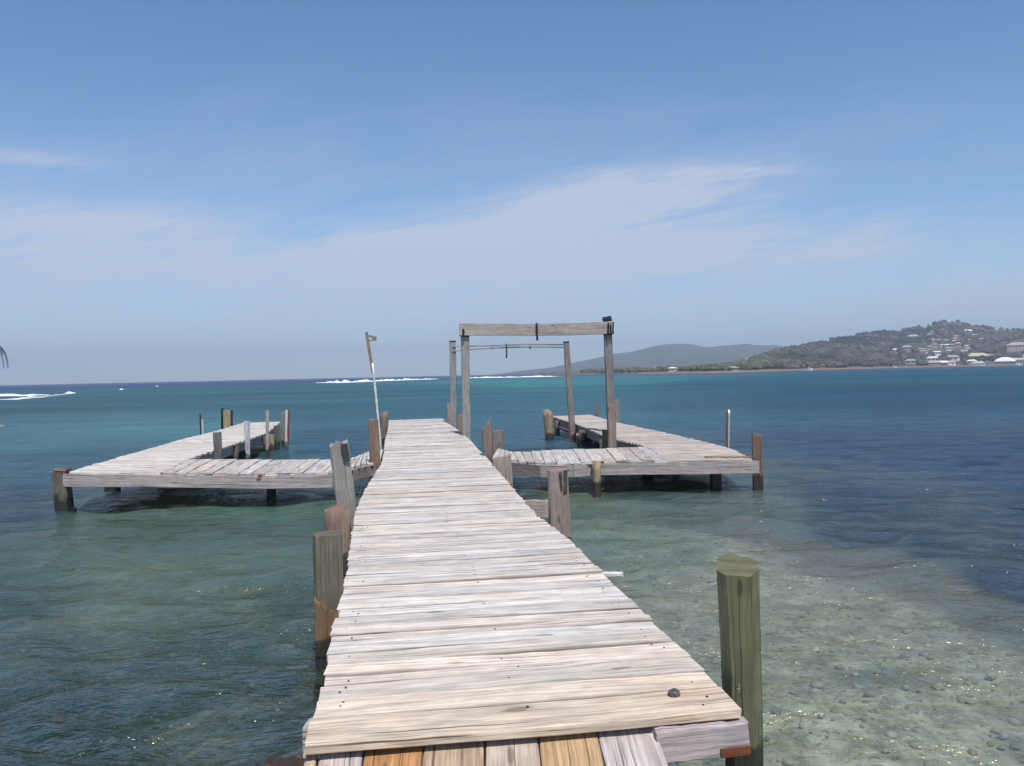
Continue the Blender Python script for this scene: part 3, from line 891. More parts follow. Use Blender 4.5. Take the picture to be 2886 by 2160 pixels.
def mesh_obj(name, v, f, mat, parent=None, smooth=False):
    me = bpy.data.meshes.new(name); me.from_pydata(v, [], f); me.materials.append(mat)
    if smooth:
        for p in me.polygons: p.use_smooth = True
    me.update()
    o = bpy.data.objects.new(name, me); COL.objects.link(o)
    if parent: o.parent = parent
    return o


def house(px, py, w, h, roofc, wallc, label):
    p, r = hill_hit(px, py)
    o = thing("house", p, label, "house", "houses on the hillside across the bay")
    o.rotation_euler.z = -math.atan2(p.x, p.y) + random.uniform(-.35, .35)
    d = max(5, w * .6); rh = min(3.0, w * .17)
    v, f = box_mesh(-w / 2, w / 2, -d / 2, d / 2, -4, h)
    mesh_obj("wall", v, f, col_mat(wallc, "house wall"), o)
    e = .5; a, b = w / 2 + e, d / 2 + e; q = w / 2 - d * .35
    q = max(q, w * .12)
    v = [(-a, -b, h + .02), (a, -b, h + .02), (a, b, h + .02), (-a, b, h + .02), (-q, 0, h + rh), (q, 0, h + rh), (-a, -b, h - .25), (a, -b, h - .25), (a, b, h - .25), (-a, b, h - .25)]
    f = [(0, 1, 5, 4), (1, 2, 5), (2, 3, 4, 5), (3, 0, 4), (6, 7, 1, 0), (7, 8, 2, 1), (8, 9, 3, 2), (9, 6, 0, 3), (9, 8, 7, 6)]
    mesh_obj("roof", v, f, col_mat(roofc, "house roof"), o)
    nw = max(2, int(w / 3.2))
    for k in range(nw):
        x = -w / 2 + (k + .5) * w / nw; wv, wf = box_mesh(x - .55, x + .55, -d / 2 - .04, -d / 2 + .05, max(.4, h - 2.3), h - .8)
        mesh_obj("window", wv, wf, M_WIN, o)
    HOUSE_SPOTS.append((p.x, p.y, w * .5 + 2.5, r))
    return o


for (pxy, w, h, rc, wc, lab) in houses: house(*pxy, w * .72, h * .8, rc, wc, lab)

# white hall with a domed roof and its flat wing at the right shore
p, r = hill_hit(*z2(1915, 800))
hall = thing("domed_hall", p, "large white hall with a low domed roof on the shore at the far right", "hall")
hall.rotation_euler.z = -math.atan2(p.x, p.y); hall.scale = (.50, .50, .55)
v, f = box_mesh(-15, 15, -8, 8, -3, 3.2)
mesh_obj("wall", v, f, col_mat((.45, .42, .38), "hall wall"), hall)
v, f = [], []
NX, NY = 24, 10
for i in range(NX + 1):
    for j in range(NY + 1):
        x = -17 + 34 * i / NX; y = -9.5 + 19 * j / NY
        v.append((x, y, 3.2 + 7.2 * (1 - (x / 17) ** 2) ** .6 * (1 - (y / 9.5) ** 2) ** .6 if abs(x) < 16.99 and abs(y) < 9.49 else 3.2))
for i in range(NX):
    for j in range(NY):
        q = i * (NY + 1) + j; f.append((q, q + NY + 1, q + NY + 2, q + 1))
mesh_obj("domed_roof", v, f, col_mat(WHITE, "hall roof"), hall, True)
for k in range(7):
    x = -13.5 + k * 4.5; v, f = box_mesh(x - 1.2, x + 1.2, -8.08, -7.9, 0, 2.8); mesh_obj("doorway", v, f, M_WIN, hall)
HOUSE_SPOTS.append((p.x, p.y, 22, r))
p, r = hill_hit(*z2(2160, 800))
wing = thing("white_pavilion", p, "white flat roofed pavilion with a small turret right of the domed hall", "building")
wing.rotation_euler.z = -math.atan2(p.x, p.y); wing.scale = (.56, .56, .6)
v, f = box_mesh(-15, 20, -7, 7, -3, 5); mesh_obj("wall", v, f, col_mat((.5, .47, .43), "pavilion wall"), wing)
v, f = box_mesh(-16, 21, -8, 8, 5.01, 8); mesh_obj("roof", v, f, col_mat(WHITE, "pavilion roof"), wing)
v, f = box_mesh(4, 7, -3, 3, 8.01, 13); mesh_obj("turret", v, f, col_mat(WHITE, "pavilion turret"), wing)
for k in range(8):
    x = -12.5 + k * 4.3; v, f = box_mesh(x - 1.1, x + 1.1, -7.08, -6.9, 0, 3.2); mesh_obj("doorway", v, f, M_WIN, wing)
HOUSE_SPOTS.append((p.x, p.y, 24, r))


def boat(px, py, L, label, colour=WHITE):
    p = on(px, py, 0)
    o = thing("boat", p, label, "boat", "boats moored along the far shore")
    o.rotation_euler.z = -math.atan2(p.x, p.y) + random.uniform(-.3, .3)
    v, f = [], []
    n = 10
    for i in range(n + 1):
        t = i / n; x = -L / 2 + L * t; b = L * .16 * (1 - max(0, (t - .55) / .45) ** 2); s_ = .9 + .5 * t ** 2
        v += [(x, -b, s_), (x, -b * .6, -.3), (x, b * .6, -.3), (x, b, s_)]
    for i in range(n):
        q = i * 4; f += [(q, q + 1, q + 5, q + 4), (q + 1, q + 2, q + 6, q + 5), (q + 2, q + 3, q + 7, q + 6), (q + 3, q, q + 4, q + 7)]
    f += [(0, 3, 2, 1), (n * 4, n * 4 + 1, n * 4 + 2, n * 4 + 3)]
    mesh_obj("hull", v, f, col_mat(colour, "boat hull"), o)
    v, f = box_mesh(-L * .22, L * .1, -L * .1, L * .1, .95, 2.4); mesh_obj("cabin", v, f, col_mat(CREAM, "boat cabin"), o)
    v, f = box_mesh(-L * .06, -L * .05, -.03, .03, 2.41, 2.41 + L * .5); mesh_obj("mast", v, f, M_IRON, o)


boat(*(2868, 1030), 5, "small white boat moored in front of the white pavilion")
boat(*(2520, 1037.5), 4, "small white boat at the left end of the village shore")
boat(*(2281, 1044.5), 4, "white boat by the beach halfway between the spit and the village")

# crowns
C, Rad, K = [], [], []
tries = 0
hs = np.array(HOUSE_SPOTS)
while len(C) < 14000 and tries < 70000:
    tries += 1
    a_ = random.uniform(az_of(1640), az_of(3560)); t = random.uniform(.012, 1.06)
    Rm = np.interp(a_, Rr[:, 0], Rr[:, 1]); Rs = np.interp(a_, Rs_[:, 0], Rs_[:, 1])
    r = Rs + t * (Rm - Rs) + 6
    x, y = r * math.sin(a_), r * math.cos(a_)
    dens = fbm(x, y, .012, 3, 1.7)
    if dens < -.12 and random.random() < .9: continue
    dx, dy = hs[:, 0] - x, hs[:, 1] - y
    # keep the view of each house and its plot clear
    ux, uy = hs[:, 0] / hs[:, 3], hs[:, 1] / hs[:, 3]
    along = dx * ux + dy * uy; side = np.abs(dx * uy - dy * ux)
    if np.any((side < hs[:, 2] * .8) & (along > -hs[:, 2]) & (along < 26)): continue
    h = main_h(a_, r)
    if h < 1.2: continue
    low = px_low = a_ < az_of(2120)
    rad = (1.5 + 3.6 * random.random() ** 2.2) * (1.0 if not low else .62) * (.8 + .25 * random.random())
    C.append((x, y, h + rad * .45)); Rad.append(rad); K.append(random.random())
C = np.array(C); Rad = np.array(Rad); n = len(C)
V = ICO[None] * Rad[:, None, None] * (1 + rng.uniform(-.28, .28, (n, 12, 1))) * np.array([1, 1, .85]) + C[:, None]
F = (ICOF[None] + (np.arange(n) * 12)[:, None, None]).reshape(-1, 3)
me = bpy.data.meshes.new("forest"); me.from_pydata(V.reshape(-1, 3), [], F)
ca = me.color_attributes.new("tint", "FLOAT_COLOR", "POINT")
pal = np.array([(.026, .032, .020), (.046, .048, .030), (.088, .075, .056), (.056, .047, .042), (.11, .10, .055), (.090, .074, .062)])
big = np.array([fbm(c[0], c[1], .01, 2, 5.5) for c in C])
pick = np.clip((big * 5 + 2.5 + rng.normal(0, .9, n)).astype(int), 0, 5)
cc = pal[pick] * rng.uniform(.75, 1.25, (n, 1))
azs = np.arctan2(C[:, 0], C[:, 1])                # lighter grassy scrub on the low land by the spit
kk = np.clip((az_of(2260) - azs) / (az_of(2260) - az_of(2080)), 0, 1)[:, None]
cc = cc * (1 - kk * .75) + kk * .75 * np.array([(.105, .115, .055)]) * rng.uniform(.6, 1.35, (n, 1))
ca.data.foreach_set("color", np.repeat(np.c_[cc, np.ones(n)], 12, axis=0).astype(np.float32).ravel())
m, t, out = material("forest leaves")
an = t.new("ShaderNodeAttribute", attribute_name="tint")
nz = t.noise(t.new("ShaderNodeNewGeometry").outputs["Position"], .8, 3, .6)
k = t.ramp(nz, .3, .7, .6, 1.35)
b_ = t.new("ShaderNodeBsdfPrincipled", ins={"Base Color": t.mix(1.0, an.outputs["Color"], t.new("ShaderNodeCombineColor", ins={0: k, 1: k, 2: k}).outputs[0], "MULTIPLY"), "Roughness": .9})
b_.inputs["Specular IOR Level"].default_value = .1
t.l.new(b_.outputs[0], out.inputs[0])
me.materials.append(m)
tag(link(bpy.data.objects.new("forest", me)), "scrubby forest covering the hills across the bay", "forest", kind="stuff")

# ------------------------------------------------------------------ palm whose hanging fronds reach in at the left edge
DP = 34.0
crown = at(-54, 984, DP)
palm = thing("palm_tree", Vector((crown.x - .9, crown.y, .4)), "palm tree whose drooping dark frond tips reach in at the left edge", "palm tree")
m_ = MB()
tp = [Vector((crown.x - .9 + .9 * (i / 10) ** 1.6, crown.y, .2 + (crown.z - .2) * i / 10)) for i in range(11)]
m_.sweep(tp, circ(.12, 10), (1, 0, 0), (.2, .17, .14, 0), scales=[1.4 - .5 * i / 10 for i in range(11)], smooth=True); m_.build("trunk", M_POST, palm)
M_FROND = plain("dark palm leaf", (.016, .018, .010), .5, 0, .4, 4)
for k in range(12):
    a_ = 2 * math.pi * k / 12 + .08; L = random.uniform(1.1, 1.35)
    if k == 0: a_, L = -.05, 1.16
    if k == 1: a_, L = .42, 1.12
    v, f = [], []
    spine = []
    for i in range(13):
        t_ = i / 12; rr = L * (math.sin(t_ * 1.5)) * .86; zz = .38 * math.sin(t_ * 2.2) - 1.15 * t_ ** 2.6
        spine.append(Vector((crown.x + rr * math.cos(a_), crown.y + rr * math.sin(a_), crown.z + zz)))
    sd = Vector((-math.sin(a_), math.cos(a_), 0))
    for i in range(12):
        p, q = spine[i], spine[i + 1]
        b = len(v)
        tk = Vector((0, 0, .012))
        v += [p - sd * .012 - tk, p + sd * .012 - tk, q + sd * .01 - tk, q - sd * .01 - tk, p - sd * .012 + tk, p + sd * .012 + tk, q + sd * .01 + tk, q - sd * .01 + tk]
        f += [(b, b + 1, b + 2, b + 3), (b + 4, b + 7, b + 6, b + 5), (b, b + 4, b + 5, b + 1), (b + 1, b + 5, b + 6, b + 2), (b + 2, b + 6, b + 7, b + 3), (b + 3, b + 7, b + 4, b)]
        for s_ in (-1, 1):
            for sub in (0, .5):
                o_ = p.lerp(q, sub); ln = .30 * (1 - abs(i / 12 - .45)) * random.uniform(.6, 1.15)
                tipv = o_ + sd * s_ * ln * .5 + (q - p).normalized() * ln * .5 + Vector((0, 0, -ln * random.uniform(.3, .9)))
                md = o_.lerp(tipv, .5) + Vector((0, 0, .02))
                ww = (q - p).normalized() * .022
                b = len(v); v += [o_, md - ww, md + ww, tipv]; f += [(b, b + 1, b + 3, b + 2)]
    mesh_obj("frond", [tuple(Vector(x) - palm.location) for x in v], f, M_FROND, palm)
mv, mf = [], []
for i in range(25):
    for j in range(25):
        x, y = (i - 12) / 12, (j - 12) / 12; mv.append((palm.location.x - 3.2 + x * 5, palm.location.y + y * 5, .9 * max(-.6, 1 - (x * x + y * y) * 1.4) + .0))
for i in range(24):
    for j in range(24):
        q = i * 25 + j; mf.append((q, q + 25, q + 26, q + 1))
tag(mesh_obj("islet", mv, mf, plain("islet sand", (.4, .33, .25), .95, 0, .3, 1.5), None, True), kind="structure")

# ------------------------------------------------------------------ sea bed
XS, YS = np.linspace(-26, 26, 261), np.linspace(-2, 40, 211)


def edge_y(x):
    """distance of the shelf edge: nearer of it the bottom is a pale shallow, beyond it falls away"""
    return float(np.interp(x, [-26, -7, -3.6, 0, 1.1, 3.2, 4.9, 10, 26], [13.6, 13.6, 13.3, 13.0, 12.5, 10.4, 7.4, 4.1, 2.6]))


def bed(x, y):
    e = edge_y(x) + .5 * fbm(x, y, .5, 3, 4.4)
    k = min(1, max(0, (y - e) / 1.6 + .3)); k = k * k * (3 - 2 * k)
    sh_ = -.38 - .12 * fbm(x, y, .35, 4, 1.1) - (.35 if x < -1 else 0) * min(1, max(0, (-x - 1) / 2))
    return sh_ * (1 - k) + (-1.75 - .3 * fbm(x, y, .3, 3, 9.0)) * k + .05 * fbm(x, y, 2.2, 3, 7.7)


verts = [(x, y, bed(x, y)) for x in XS for y in YS]
ny = len(YS)
faces = [(i * ny + j, (i + 1) * ny + j, (i + 1) * ny + j + 1, i * ny + j + 1) for i in range(len(XS) - 1) for j in range(ny - 1)]
m, t, out = material("sandy rubble bed with weed")
pos = t.new("ShaderNodeNewGeometry").outputs["Position"]
n1, n2, n3 = t.noise(pos, .55, 5, .65), t.noise(pos, 4.5, 5, .7), t.noise(pos, 22, 4, .65)
vor = t.new("ShaderNodeTexVoronoi", ins={"Vector": pos, "Scale": 7.0})
xs = t.new("ShaderNodeSeparateXYZ", ins={0: pos}).outputs[0]
weed = t.math("MULTIPLY", t.ramp(t.math("ADD", n1, t.ramp(xs, -1.5, .5, .10, -.08)), .46, .6), t.ramp(n2, .25, .55))
col = t.mix(t.ramp(n2, .3, .7), (.20, .185, .135, 1), (.64, .60, .48, 1))
col = t.mix(t.math("MULTIPLY", t.ramp(n3, .52, .7), .75), col, (.10, .095, .06, 1))
col = t.mix(t.math("MULTIPLY", t.ramp(vor.outputs["Distance"], .1, .35, 1, 0), .35), col, (.5, .48, .4, 1))
col = t.mix(t.math("MULTIPLY", weed, .9), col, (.045, .065, .022, 1))
zb_ = t.new("ShaderNodeSeparateXYZ", ins={0: pos}).outputs[2]
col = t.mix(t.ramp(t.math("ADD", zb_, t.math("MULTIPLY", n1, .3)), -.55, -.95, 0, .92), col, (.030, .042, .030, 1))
bmp = t.new("ShaderNodeBump", ins={"Strength": .8, "Distance": .06, "Height": n2})
b_ = t.new("ShaderNodeBsdfPrincipled", ins={"Base Color": col, "Roughness": .95, "Normal": bmp.outputs[0]})
b_.inputs["Specular IOR Level"].default_value = 0
t.l.new(b_.outputs[0], out.inputs[0])
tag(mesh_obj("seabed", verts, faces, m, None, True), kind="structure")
# stones on the shallow shelf
nS = 5200
SV, SF = [], []
for k in range(nS):
    x = random.uniform(-4, 6.5) if random.random() < .25 else random.uniform(.6, 6.5); y = random.uniform(1.2, 11)
    if y > edge_y(x) - .3: continue
    r_ = .010 + .034 * random.random() ** 4
    c = np.array((x, y, bed(x, y) + r_ * .2))
    vv = ICO * r_ * (1 + rng.uniform(-.3, .3, (12, 1))) * np.array([1.2, 1.0, .6]) + c
    SF.append(ICOF + len(SV) * 12); SV.append(vv)
mesh = mesh_obj("seabed_stones", np.concatenate(SV).tolist(), np.concatenate(SF).tolist(), plain("algae grey stones", (.36, .34, .26), .9, 0, .6, 6), None, True)
tag(mesh, "scattered stones on the shallow sea floor right of the walkway", "stones", kind="stuff")

# ------------------------------------------------------------------ water
def lin(c): return tuple(((x / 255) / 12.92 if x <= 10 else ((x / 255 + .055) / 1.055) ** 2.4) for x in c)


# colour of the water body where the photograph shows it (photo point, colour, how opaque it is)
WP = [((60, 1092), (28, 62, 100), 1), ((600, 1079), (28, 62, 100), 1), ((1100, 1069), (20, 54, 98), 1), ((1400, 1062), (26, 76, 100), 1),
      ((60, 1150), (42, 84, 92), 1), ((400, 1130), (40, 84, 92), 1), ((800, 1100), (38, 86, 96), 1), ((1150, 1095), (32, 88, 100), 1), ((1450, 1080), (44, 116, 118), 1), ((1700, 1075), (34, 104, 112), 1),
      ((2050, 1075), (10, 76, 98), 1), ((2450, 1060), (8, 72, 96), 1), ((2850, 1045), (8, 66, 94), 1), ((2850, 1120), (28, 68, 92), 1), ((2300, 1130), (24, 74, 94), 1),
      ((60, 1230), (60, 104, 112), 1), ((350, 1215), (60, 108, 114), 1), ((900, 1170), (36, 86, 100), 1), ((1250, 1150), (36, 90, 104), 1), ((1600, 1140), (40, 92, 106), 1), ((2000, 1150), (36, 80, 98), 1),
      ((100, 1330), (48, 84, 96), 1), ((900, 1250), (32, 76, 94), 1), ((1500, 1220), (38, 80, 98), 1), ((2400, 1230), (36, 62, 84), 1), ((2800, 1300), (32, 50, 74), 1),
      ((60, 1430), (46, 64, 70), .95), ((500, 1400), (72, 94, 78), .85), ((850, 1400), (74, 108, 94), .85), ((1500, 1400), (54, 74, 72), .9), ((1900, 1390), (56, 76, 72), .9), ((2300, 1420), (42, 54, 64), 1), ((2850, 1500), (42, 52, 64), 1),
      ((60, 1580), (70, 90, 74), .8), ((400, 1500), (94, 116, 90), .6), ((800, 1560), (96, 118, 96), .6), ((1750, 1480), (108, 126, 104), .6), ((2100, 1490), (90, 104, 92), .8), ((2300, 1510), (50, 62, 66), .95), ((2500, 1570), (46, 56, 60), .95), ((2700, 1630), (46, 54, 58), .95), ((2850, 1650), (44, 52, 56), .95),
      ((1900, 1540), (120, 130, 112), .5), ((2050, 1570), (140, 142, 124), .45), ((2250, 1620), (142, 142, 122), .4), ((2450, 1670), (142, 142, 120), .38), ((2650, 1740), (142, 142, 120), .38),
      ((100, 1750), (60, 80, 62), .7), ((500, 1650), (94, 110, 82), .6), ((850, 1750), (64, 80, 62), .62), ((2000, 1650), (140, 138, 116), .42), ((2500, 1790), (142, 138, 112), .34), ((2850, 1830), (142, 140, 114), .32),
      ((100, 2000), (34, 50, 34), .65), ((500, 1900), (50, 70, 52), .62), ((500, 2100), (34, 48, 24), .42), ((800, 2050), (30, 46, 34), .62), ((2300, 1900), (134, 128, 100), .3), ((2500, 2120), (122, 116, 82), .22), ((2850, 2100), (126, 118, 82), .22)]
BODYK = 0.85
WPa = np.array([[math.atan2(on(*p).x, on(*p).y) * 3.2, math.log(on(*p).xy.length)] for p, c, a in WP])
WPc = np.array([[*(np.array(lin(c)) * BODYK), a] for p, c, a in WP])

angs = np.concatenate([np.linspace(-42, 42, 300), np.linspace(45, 315, 91)])
angs = np.radians(angs)
rows = np.concatenate([np.geomspace(.7, 3000, 760)])
AA, RR = np.meshgrid(angs, rows, indexing="ij")
X, Y = RR * np.sin(AA), RR * np.cos(AA)
Z = np.zeros_like(X)
spacing = RR * 0.0112
wind = R(-100)
for i in range(60):
    lam = math.exp(random.uniform(math.log(.22), math.log(2.2)))
    dirn = wind + random.gauss(0, .5)
    k = 2 * math.pi / lam
    amp = .030 * lam / (2 * math.pi) * (1.0 if lam < 2 else .6)
    att = np.clip((lam / spacing - 2.5) / 3, 0, 1)
    phs = k * (X * math.cos(dirn) + Y * math.sin(dirn)) + random.uniform(0, 6.28)
    Z += amp * att * (np.sin(phs) + .25 * np.sin(2 * phs + 1))
Z *= 1 / (1 + (RR / 120) ** 2)
nr = len(rows); na = len(angs)
vw = np.stack([X, Y, Z], -1).reshape(-1, 3)
ii, jj = np.meshgrid(np.arange(na), np.arange(nr - 1), indexing="ij")
i2 = (ii + 1) % na
fw = np.stack([ii * nr + jj, ii * nr + jj + 1, i2 * nr + jj + 1, i2 * nr + jj], -1).reshape(-1, 4)
me = bpy.data.meshes.new("water"); me.from_pydata(vw, [], fw)
q = np.stack([AA.ravel() * 3.2, np.log(RR.ravel())], -1)
for i in range(26):                              # the borders of shoals and weed beds wander
    fr0 = math.exp(random.uniform(math.log(1.5), math.log(14))); d0 = random.uniform(0, 6.28)
    q0 = np.sin(fr0 * (q[:, 0] * math.cos(d0) + q[:, 1] * 1.6 * math.sin(d0)) + random.uniform(0, 6.28)) * .11 / fr0
    q = q + np.stack([q0 * math.cos(d0 + 1), q0 * math.sin(d0 + 1) * .6], -1)
colr = np.zeros((len(q), 4))
for k0 in range(0, len(q), 20000):
    dd = ((q[k0:k0 + 20000, None, :] - WPa[None]) ** 2).sum(-1) + 1e-4
    wgt = 1 / dd ** 2.1
    colr[k0:k0 + 20000] = (wgt[:, :, None] * WPc[None]).sum(1) / wgt.sum(1, keepdims=True)
ca = me.color_attributes.new("body", "FLOAT_COLOR", "POINT")
ca.data.foreach_set("color", colr.astype(np.float32).ravel())
me.polygons.foreach_set("use_smooth", [True] * len(me.polygons))
m, t, out = material("clear tropical sea water")
pos = t.new("ShaderNodeNewGeometry").outputs["Position"]
an = t.new("ShaderNodeAttribute", attribute_name="body")
na_ = t.noise(t.vmul(pos, (1.1, 2.6, 1)), 1.0, 5, .6, .4)
nb = t.noise(t.vmul(pos, (4.2, 10.0, 1)), 1.0, 3, .6, .3)
nc = t.noise(t.vmul(pos, (.10, .42, 1)), 1.0, 4, .6)
nd = t.noise(t.vmul(pos, (.012, .055, 1)), 1.0, 4, .6)
h = t.math("ADD", t.math("MULTIPLY", na_, .24), t.math("ADD", t.math("MULTIPLY", nb, .055), t.math("MULTIPLY", nc, .30)))
bmp = t.new("ShaderNodeBump", ins={"Strength": 1.0, "Distance": .8, "Height": h})
patch = t.math("MULTIPLY", t.ramp(nd, .25, .75, .72, 1.3), t.ramp(nc, .25, .75, .82, 1.2))
col = t.mix(1.0, an.outputs["Color"], t.new("ShaderNodeCombineColor", ins={0: patch, 1: patch, 2: patch}).outputs[0], "MULTIPLY")
body = t.new("ShaderNodeBsdfDiffuse", ins={"Color": col, "Normal": bmp.outputs[0]})
tra = t.new("ShaderNodeBsdfTransparent", ins={"Color": (.86, .93, .86, 1)})
inner = t.new("ShaderNodeMixShader", ins={0: an.outputs["Alpha"], 1: tra.outputs[0], 2: body.outputs[0]})
fr_ = t.new("ShaderNodeFresnel", ins={"IOR": 1.33, "Normal": bmp.outputs[0]})
glo = t.new("ShaderNodeBsdfGlossy", ins={"Color": (.97, .94, .86, 1), "Roughness": .06, "Normal": bmp.outputs[0]})
dist = t.new("ShaderNodeVectorMath", operation="LENGTH", ins={0: pos}).outputs["Value"]
far_ = t.ramp(dist, 8.0, 70.0)
capv = t.math("ADD", .32, t.math("MULTIPLY", far_, -.14))
fac = t.math("MINIMUM", t.math("MULTIPLY", fr_.outputs[0], t.math("ADD", .48, t.math("MULTIPLY", far_, .02))), capv)
t.put(glo.inputs["Roughness"], t.ramp(dist, 20.0, 300.0, .13, .28))
sh_ = t.new("ShaderNodeMixShader", ins={0: fac, 1: inner.outputs[0], 2: glo.outputs[0]})
t.l.new(sh_.outputs[0], out.inputs[0])
me.materials.append(m)
tag(link(bpy.data.objects.new("water", me)), kind="structure")

# ------------------------------------------------------------------ surf
M_FOAM = plain("white foam", (.82, .83, .84), .9, 0, .12, .5)


def surf(pts, hgt, wid, name="surf_foam", label=None):
    P = [on(*p, 0) for p in pts]
    L = sum((P[i] - P[i - 1]).length for i in range(1, len(P)))
    n = int(max(20, L / 1.2)); v, f = [], []
    K_ = 7
    for i in range(n + 1):
        fq = i / n; p = poly_interp(P, fq); e = min(1, 5 * fq, 5 * (1 - fq))
        rad = Vector((p.x, p.y, 0)).normalized()
        hh = hgt * e * (max(.25, .5 + .6 * mnoise.noise(Vector((i * .11, 3.1, hgt))) + .5 * mnoise.noise(Vector((i * .45, 7.7, hgt)))) + .10 * random.random()) - .03
        ww = wid * (.5 + .5 * e) * (.7 + .5 * abs(mnoise.noise(Vector((i * .09, 8.1, wid)))))
        off = 2.0 * mnoise.noise(Vector((i * .05, 1.5, 9)))
        for j in range(K_):
            g = j / (K_ - 1)
            v.append(p + rad * (off + (g - .5) * ww) + Vector((0, 0, hh * math.sin(math.pi * g) * (1 + .15 * random.uniform(-1, 1)) - .03 * (g in (0, 1)))))
    for i in range(n):
        for j in range(K_ - 1):
            q_ = i * K_ + j; f.append((q_, q_ + K_, q_ + K_ + 1, q_ + 1))
    tag(mesh_obj(name, v, f, M_FOAM, None, True), label, "foam", kind="stuff")


surf([(880, 1079.5), (950, 1079.5), (1020, 1077), (1090, 1074), (1160, 1071.5), (1245, 1068.5)], 1.05, 8, label="white surf breaking on the reef line")
surf([(1300, 1066.5), (1400, 1065), (1500, 1063), (1600, 1061)], .75, 10, label="pale foam line on the sand bar behind the frames")
surf([(-60, 1117), (60, 1116.5), (140, 1113)], .42, 2.5, label="white breaker at the left edge, upper row")
surf([(-60, 1128), (50, 1126), (120, 1120), (205, 1110)], .32, 1.8, label="white breaker at the left edge, lower row")
surf([(182, 1109.5), (215, 1108.5)], .35, 1.5, label="short whitecap right of the left breakers")
for (x, y, l) in ((342, 1098.5, 7), (443, 1089.5, 5)):
    surf([(x - l, y + .2), (x, y), (x + l, y - .3)], .3, 1.5, label="small distant whitecap")

# ------------------------------------------------------------------ haze
v, f = box_mesh(-4300, 4300, -300, 4700, -4.0, 175)
m, t, out = material("thin sea haze")
vol = t.new("ShaderNodeVolumePrincipled", ins={"Color": (.63, .72, .88, 1), "Density": 3.6e-4, "Anisotropy": .0})
t.l.new(vol.outputs[0], out.inputs["Volume"])
tag(mesh_obj("haze", v, f, m), kind="stuff")

# ------------------------------------------------------------------ light
SUN_EL, SUN_AZ = R(62), math.atan2(.30, -1.0)       # azimuth from +Y towards +X: behind the camera, a little right
sd = Vector((math.sin(SUN_AZ) * math.cos(SUN_EL), math.cos(SUN_AZ) * math.cos(SUN_EL), math.sin(SUN_EL)))
sl = bpy.data.lights.new("sun", "SUN"); sl.energy = 5.0; sl.angle = R(.53); sl.color = (1, .955, .90)
so = bpy.data.objects.new("sun", sl); COL.objects.link(so)
so.rotation_euler = (-sd).to_track_quat("-Z", "Y").to_euler(); so.location = (0, 0, 60)

w = bpy.data.worlds.new("World"); scene.world = w; w.use_nodes = True
t = NT(w.node_tree)
for n_ in list(t.n): t.n.remove(n_)
out = t.new("ShaderNodeOutputWorld")
sky = t.new("ShaderNodeTexSky"); sky.sky_type = "NISHITA"; sky.sun_disc = False
sky.sun_elevation = SUN_EL; sky.sun_rotation = SUN_AZ; sky.altitude = 0; sky.air_density = 1.0; sky.dust_density = .2; sky.ozone_density = 3.0
g = t.new("ShaderNodeTexCoord").outputs["Generated"]
sx = t.new("ShaderNodeSeparateXYZ", ins={0: g})
gx, gy, gz = sx.outputs
yy = t.math("MAXIMUM", gy, .05)
U, V_ = t.math("DIVIDE", gx, yy), t.math("DIVIDE", gz, yy)
cv = t.new("ShaderNodeCombineXYZ", ins={0: U, 1: t.math("ADD", t.math("MULTIPLY", V_, 3.6), t.math("MULTIPLY", U, -.55)), 2: 0.0}).outputs[0]
n1 = t.noise(cv, 2.6, 6, .55, .5); n2 = t.noise(t.vmul(cv, (1, 3.2, 1)), 8.0, 8, .65, 1.2)


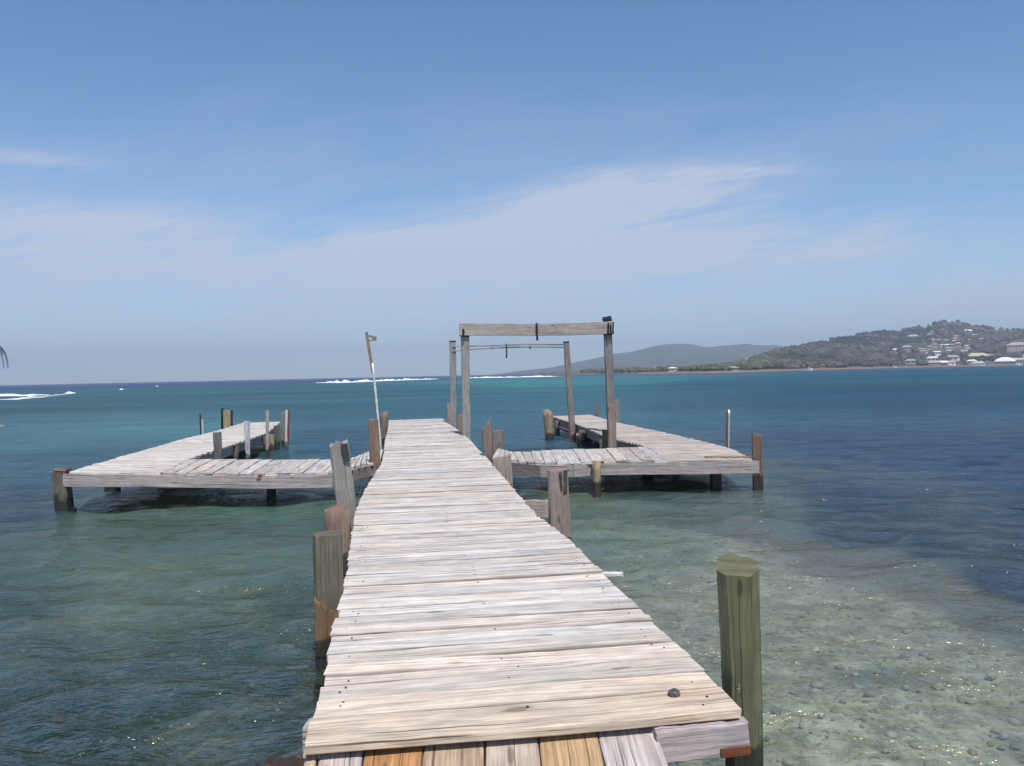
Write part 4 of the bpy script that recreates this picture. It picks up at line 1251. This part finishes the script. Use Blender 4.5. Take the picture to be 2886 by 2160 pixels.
def blob(u, v, a, b, rot=0.0):
    du, dv = t.math("SUBTRACT", U, u), t.math("SUBTRACT", V_, v)
    c, s_ = math.cos(rot), math.sin(rot)
    x = t.math("ADD", t.math("MULTIPLY", du, c / a), t.math("MULTIPLY", dv, s_ / a))
    y = t.math("ADD", t.math("MULTIPLY", du, -s_ / b), t.math("MULTIPLY", dv, c / b))
    q_ = t.math("ADD", t.math("MULTIPLY", x, x), t.math("MULTIPLY", y, y))
    return t.math("EXPONENT", t.math("MULTIPLY", q_, -1.0))


def uvp(x, y): return ((x - 1106) / 1700, (808 - .0214 * (x - 1106) - y) / 1700)


cl = None
for (x, y, a, b, rot, amp) in ((1180, 478, .17, .030, .20, 1.0), (1470, 415, .15, .030, .05, 1.0), (1250, 430, .12, .016, .28, .5), (1560, 372, .13, .007, -.02, .7), (1420, 540, .36, .030, .05, .8), (960, 560, .5, .035, .03, .8),
                               (150, 490, .20, .030, -.02, .8), (60, 545, .30, .016, .0, .55), (330, 580, .30, .014, .01, .6), (690, 570, .12, .008, .0, .6), (840, 525, .06, .012, .05, .6), (90, 345, .09, .010, -.10, .30), (800, 655, 1.2, .050, 0, .55), (1106, 725, 1.4, .05, 0, .5), (640, 400, 1.4, .11, 0, .20)):
    e = t.math("MULTIPLY", blob(*uvp(x, y), a, b, rot), amp)
    cl = e if cl is None else t.math("ADD", cl, e)
shape = t.math("MULTIPLY", cl, t.ramp(t.math("ADD", t.math("MULTIPLY", n1, .62), t.math("MULTIPLY", n2, .38)), .35, .65, .30, 1.25))
shape = t.math("MINIMUM", shape, .80)
skyc = t.mix(1.0, sky.outputs[0], (.74, .95, 1.08, 1), "MULTIPLY")
hz_ = t.math("MULTIPLY", t.ramp(gz, 0.0, .30, 1, 0), .0)
colw = t.mix(shape, skyc, (4.75, 5.1, 6.1, 1))
bg = t.new("ShaderNodeBackground", ins={"Color": colw, "Strength": .13})
t.l.new(bg.outputs[0], out.inputs[0])

# ------------------------------------------------------------------ render
scene.view_settings.view_transform = "Standard"
scene.view_settings.look = "None"
scene.view_settings.exposure = 0.0
scene.view_settings.gamma = 1.0
scene.render.engine = "CYCLES"
cy = scene.cycles
cy.use_denoising = True
try: cy.denoiser = "OPENIMAGEDENOISE"
except Exception: pass
cy.max_bounces = 6; cy.diffuse_bounces = 2; cy.glossy_bounces = 2; cy.transparent_max_bounces = 8; cy.volume_bounces = 0
cy.sample_clamp_indirect = 6.0
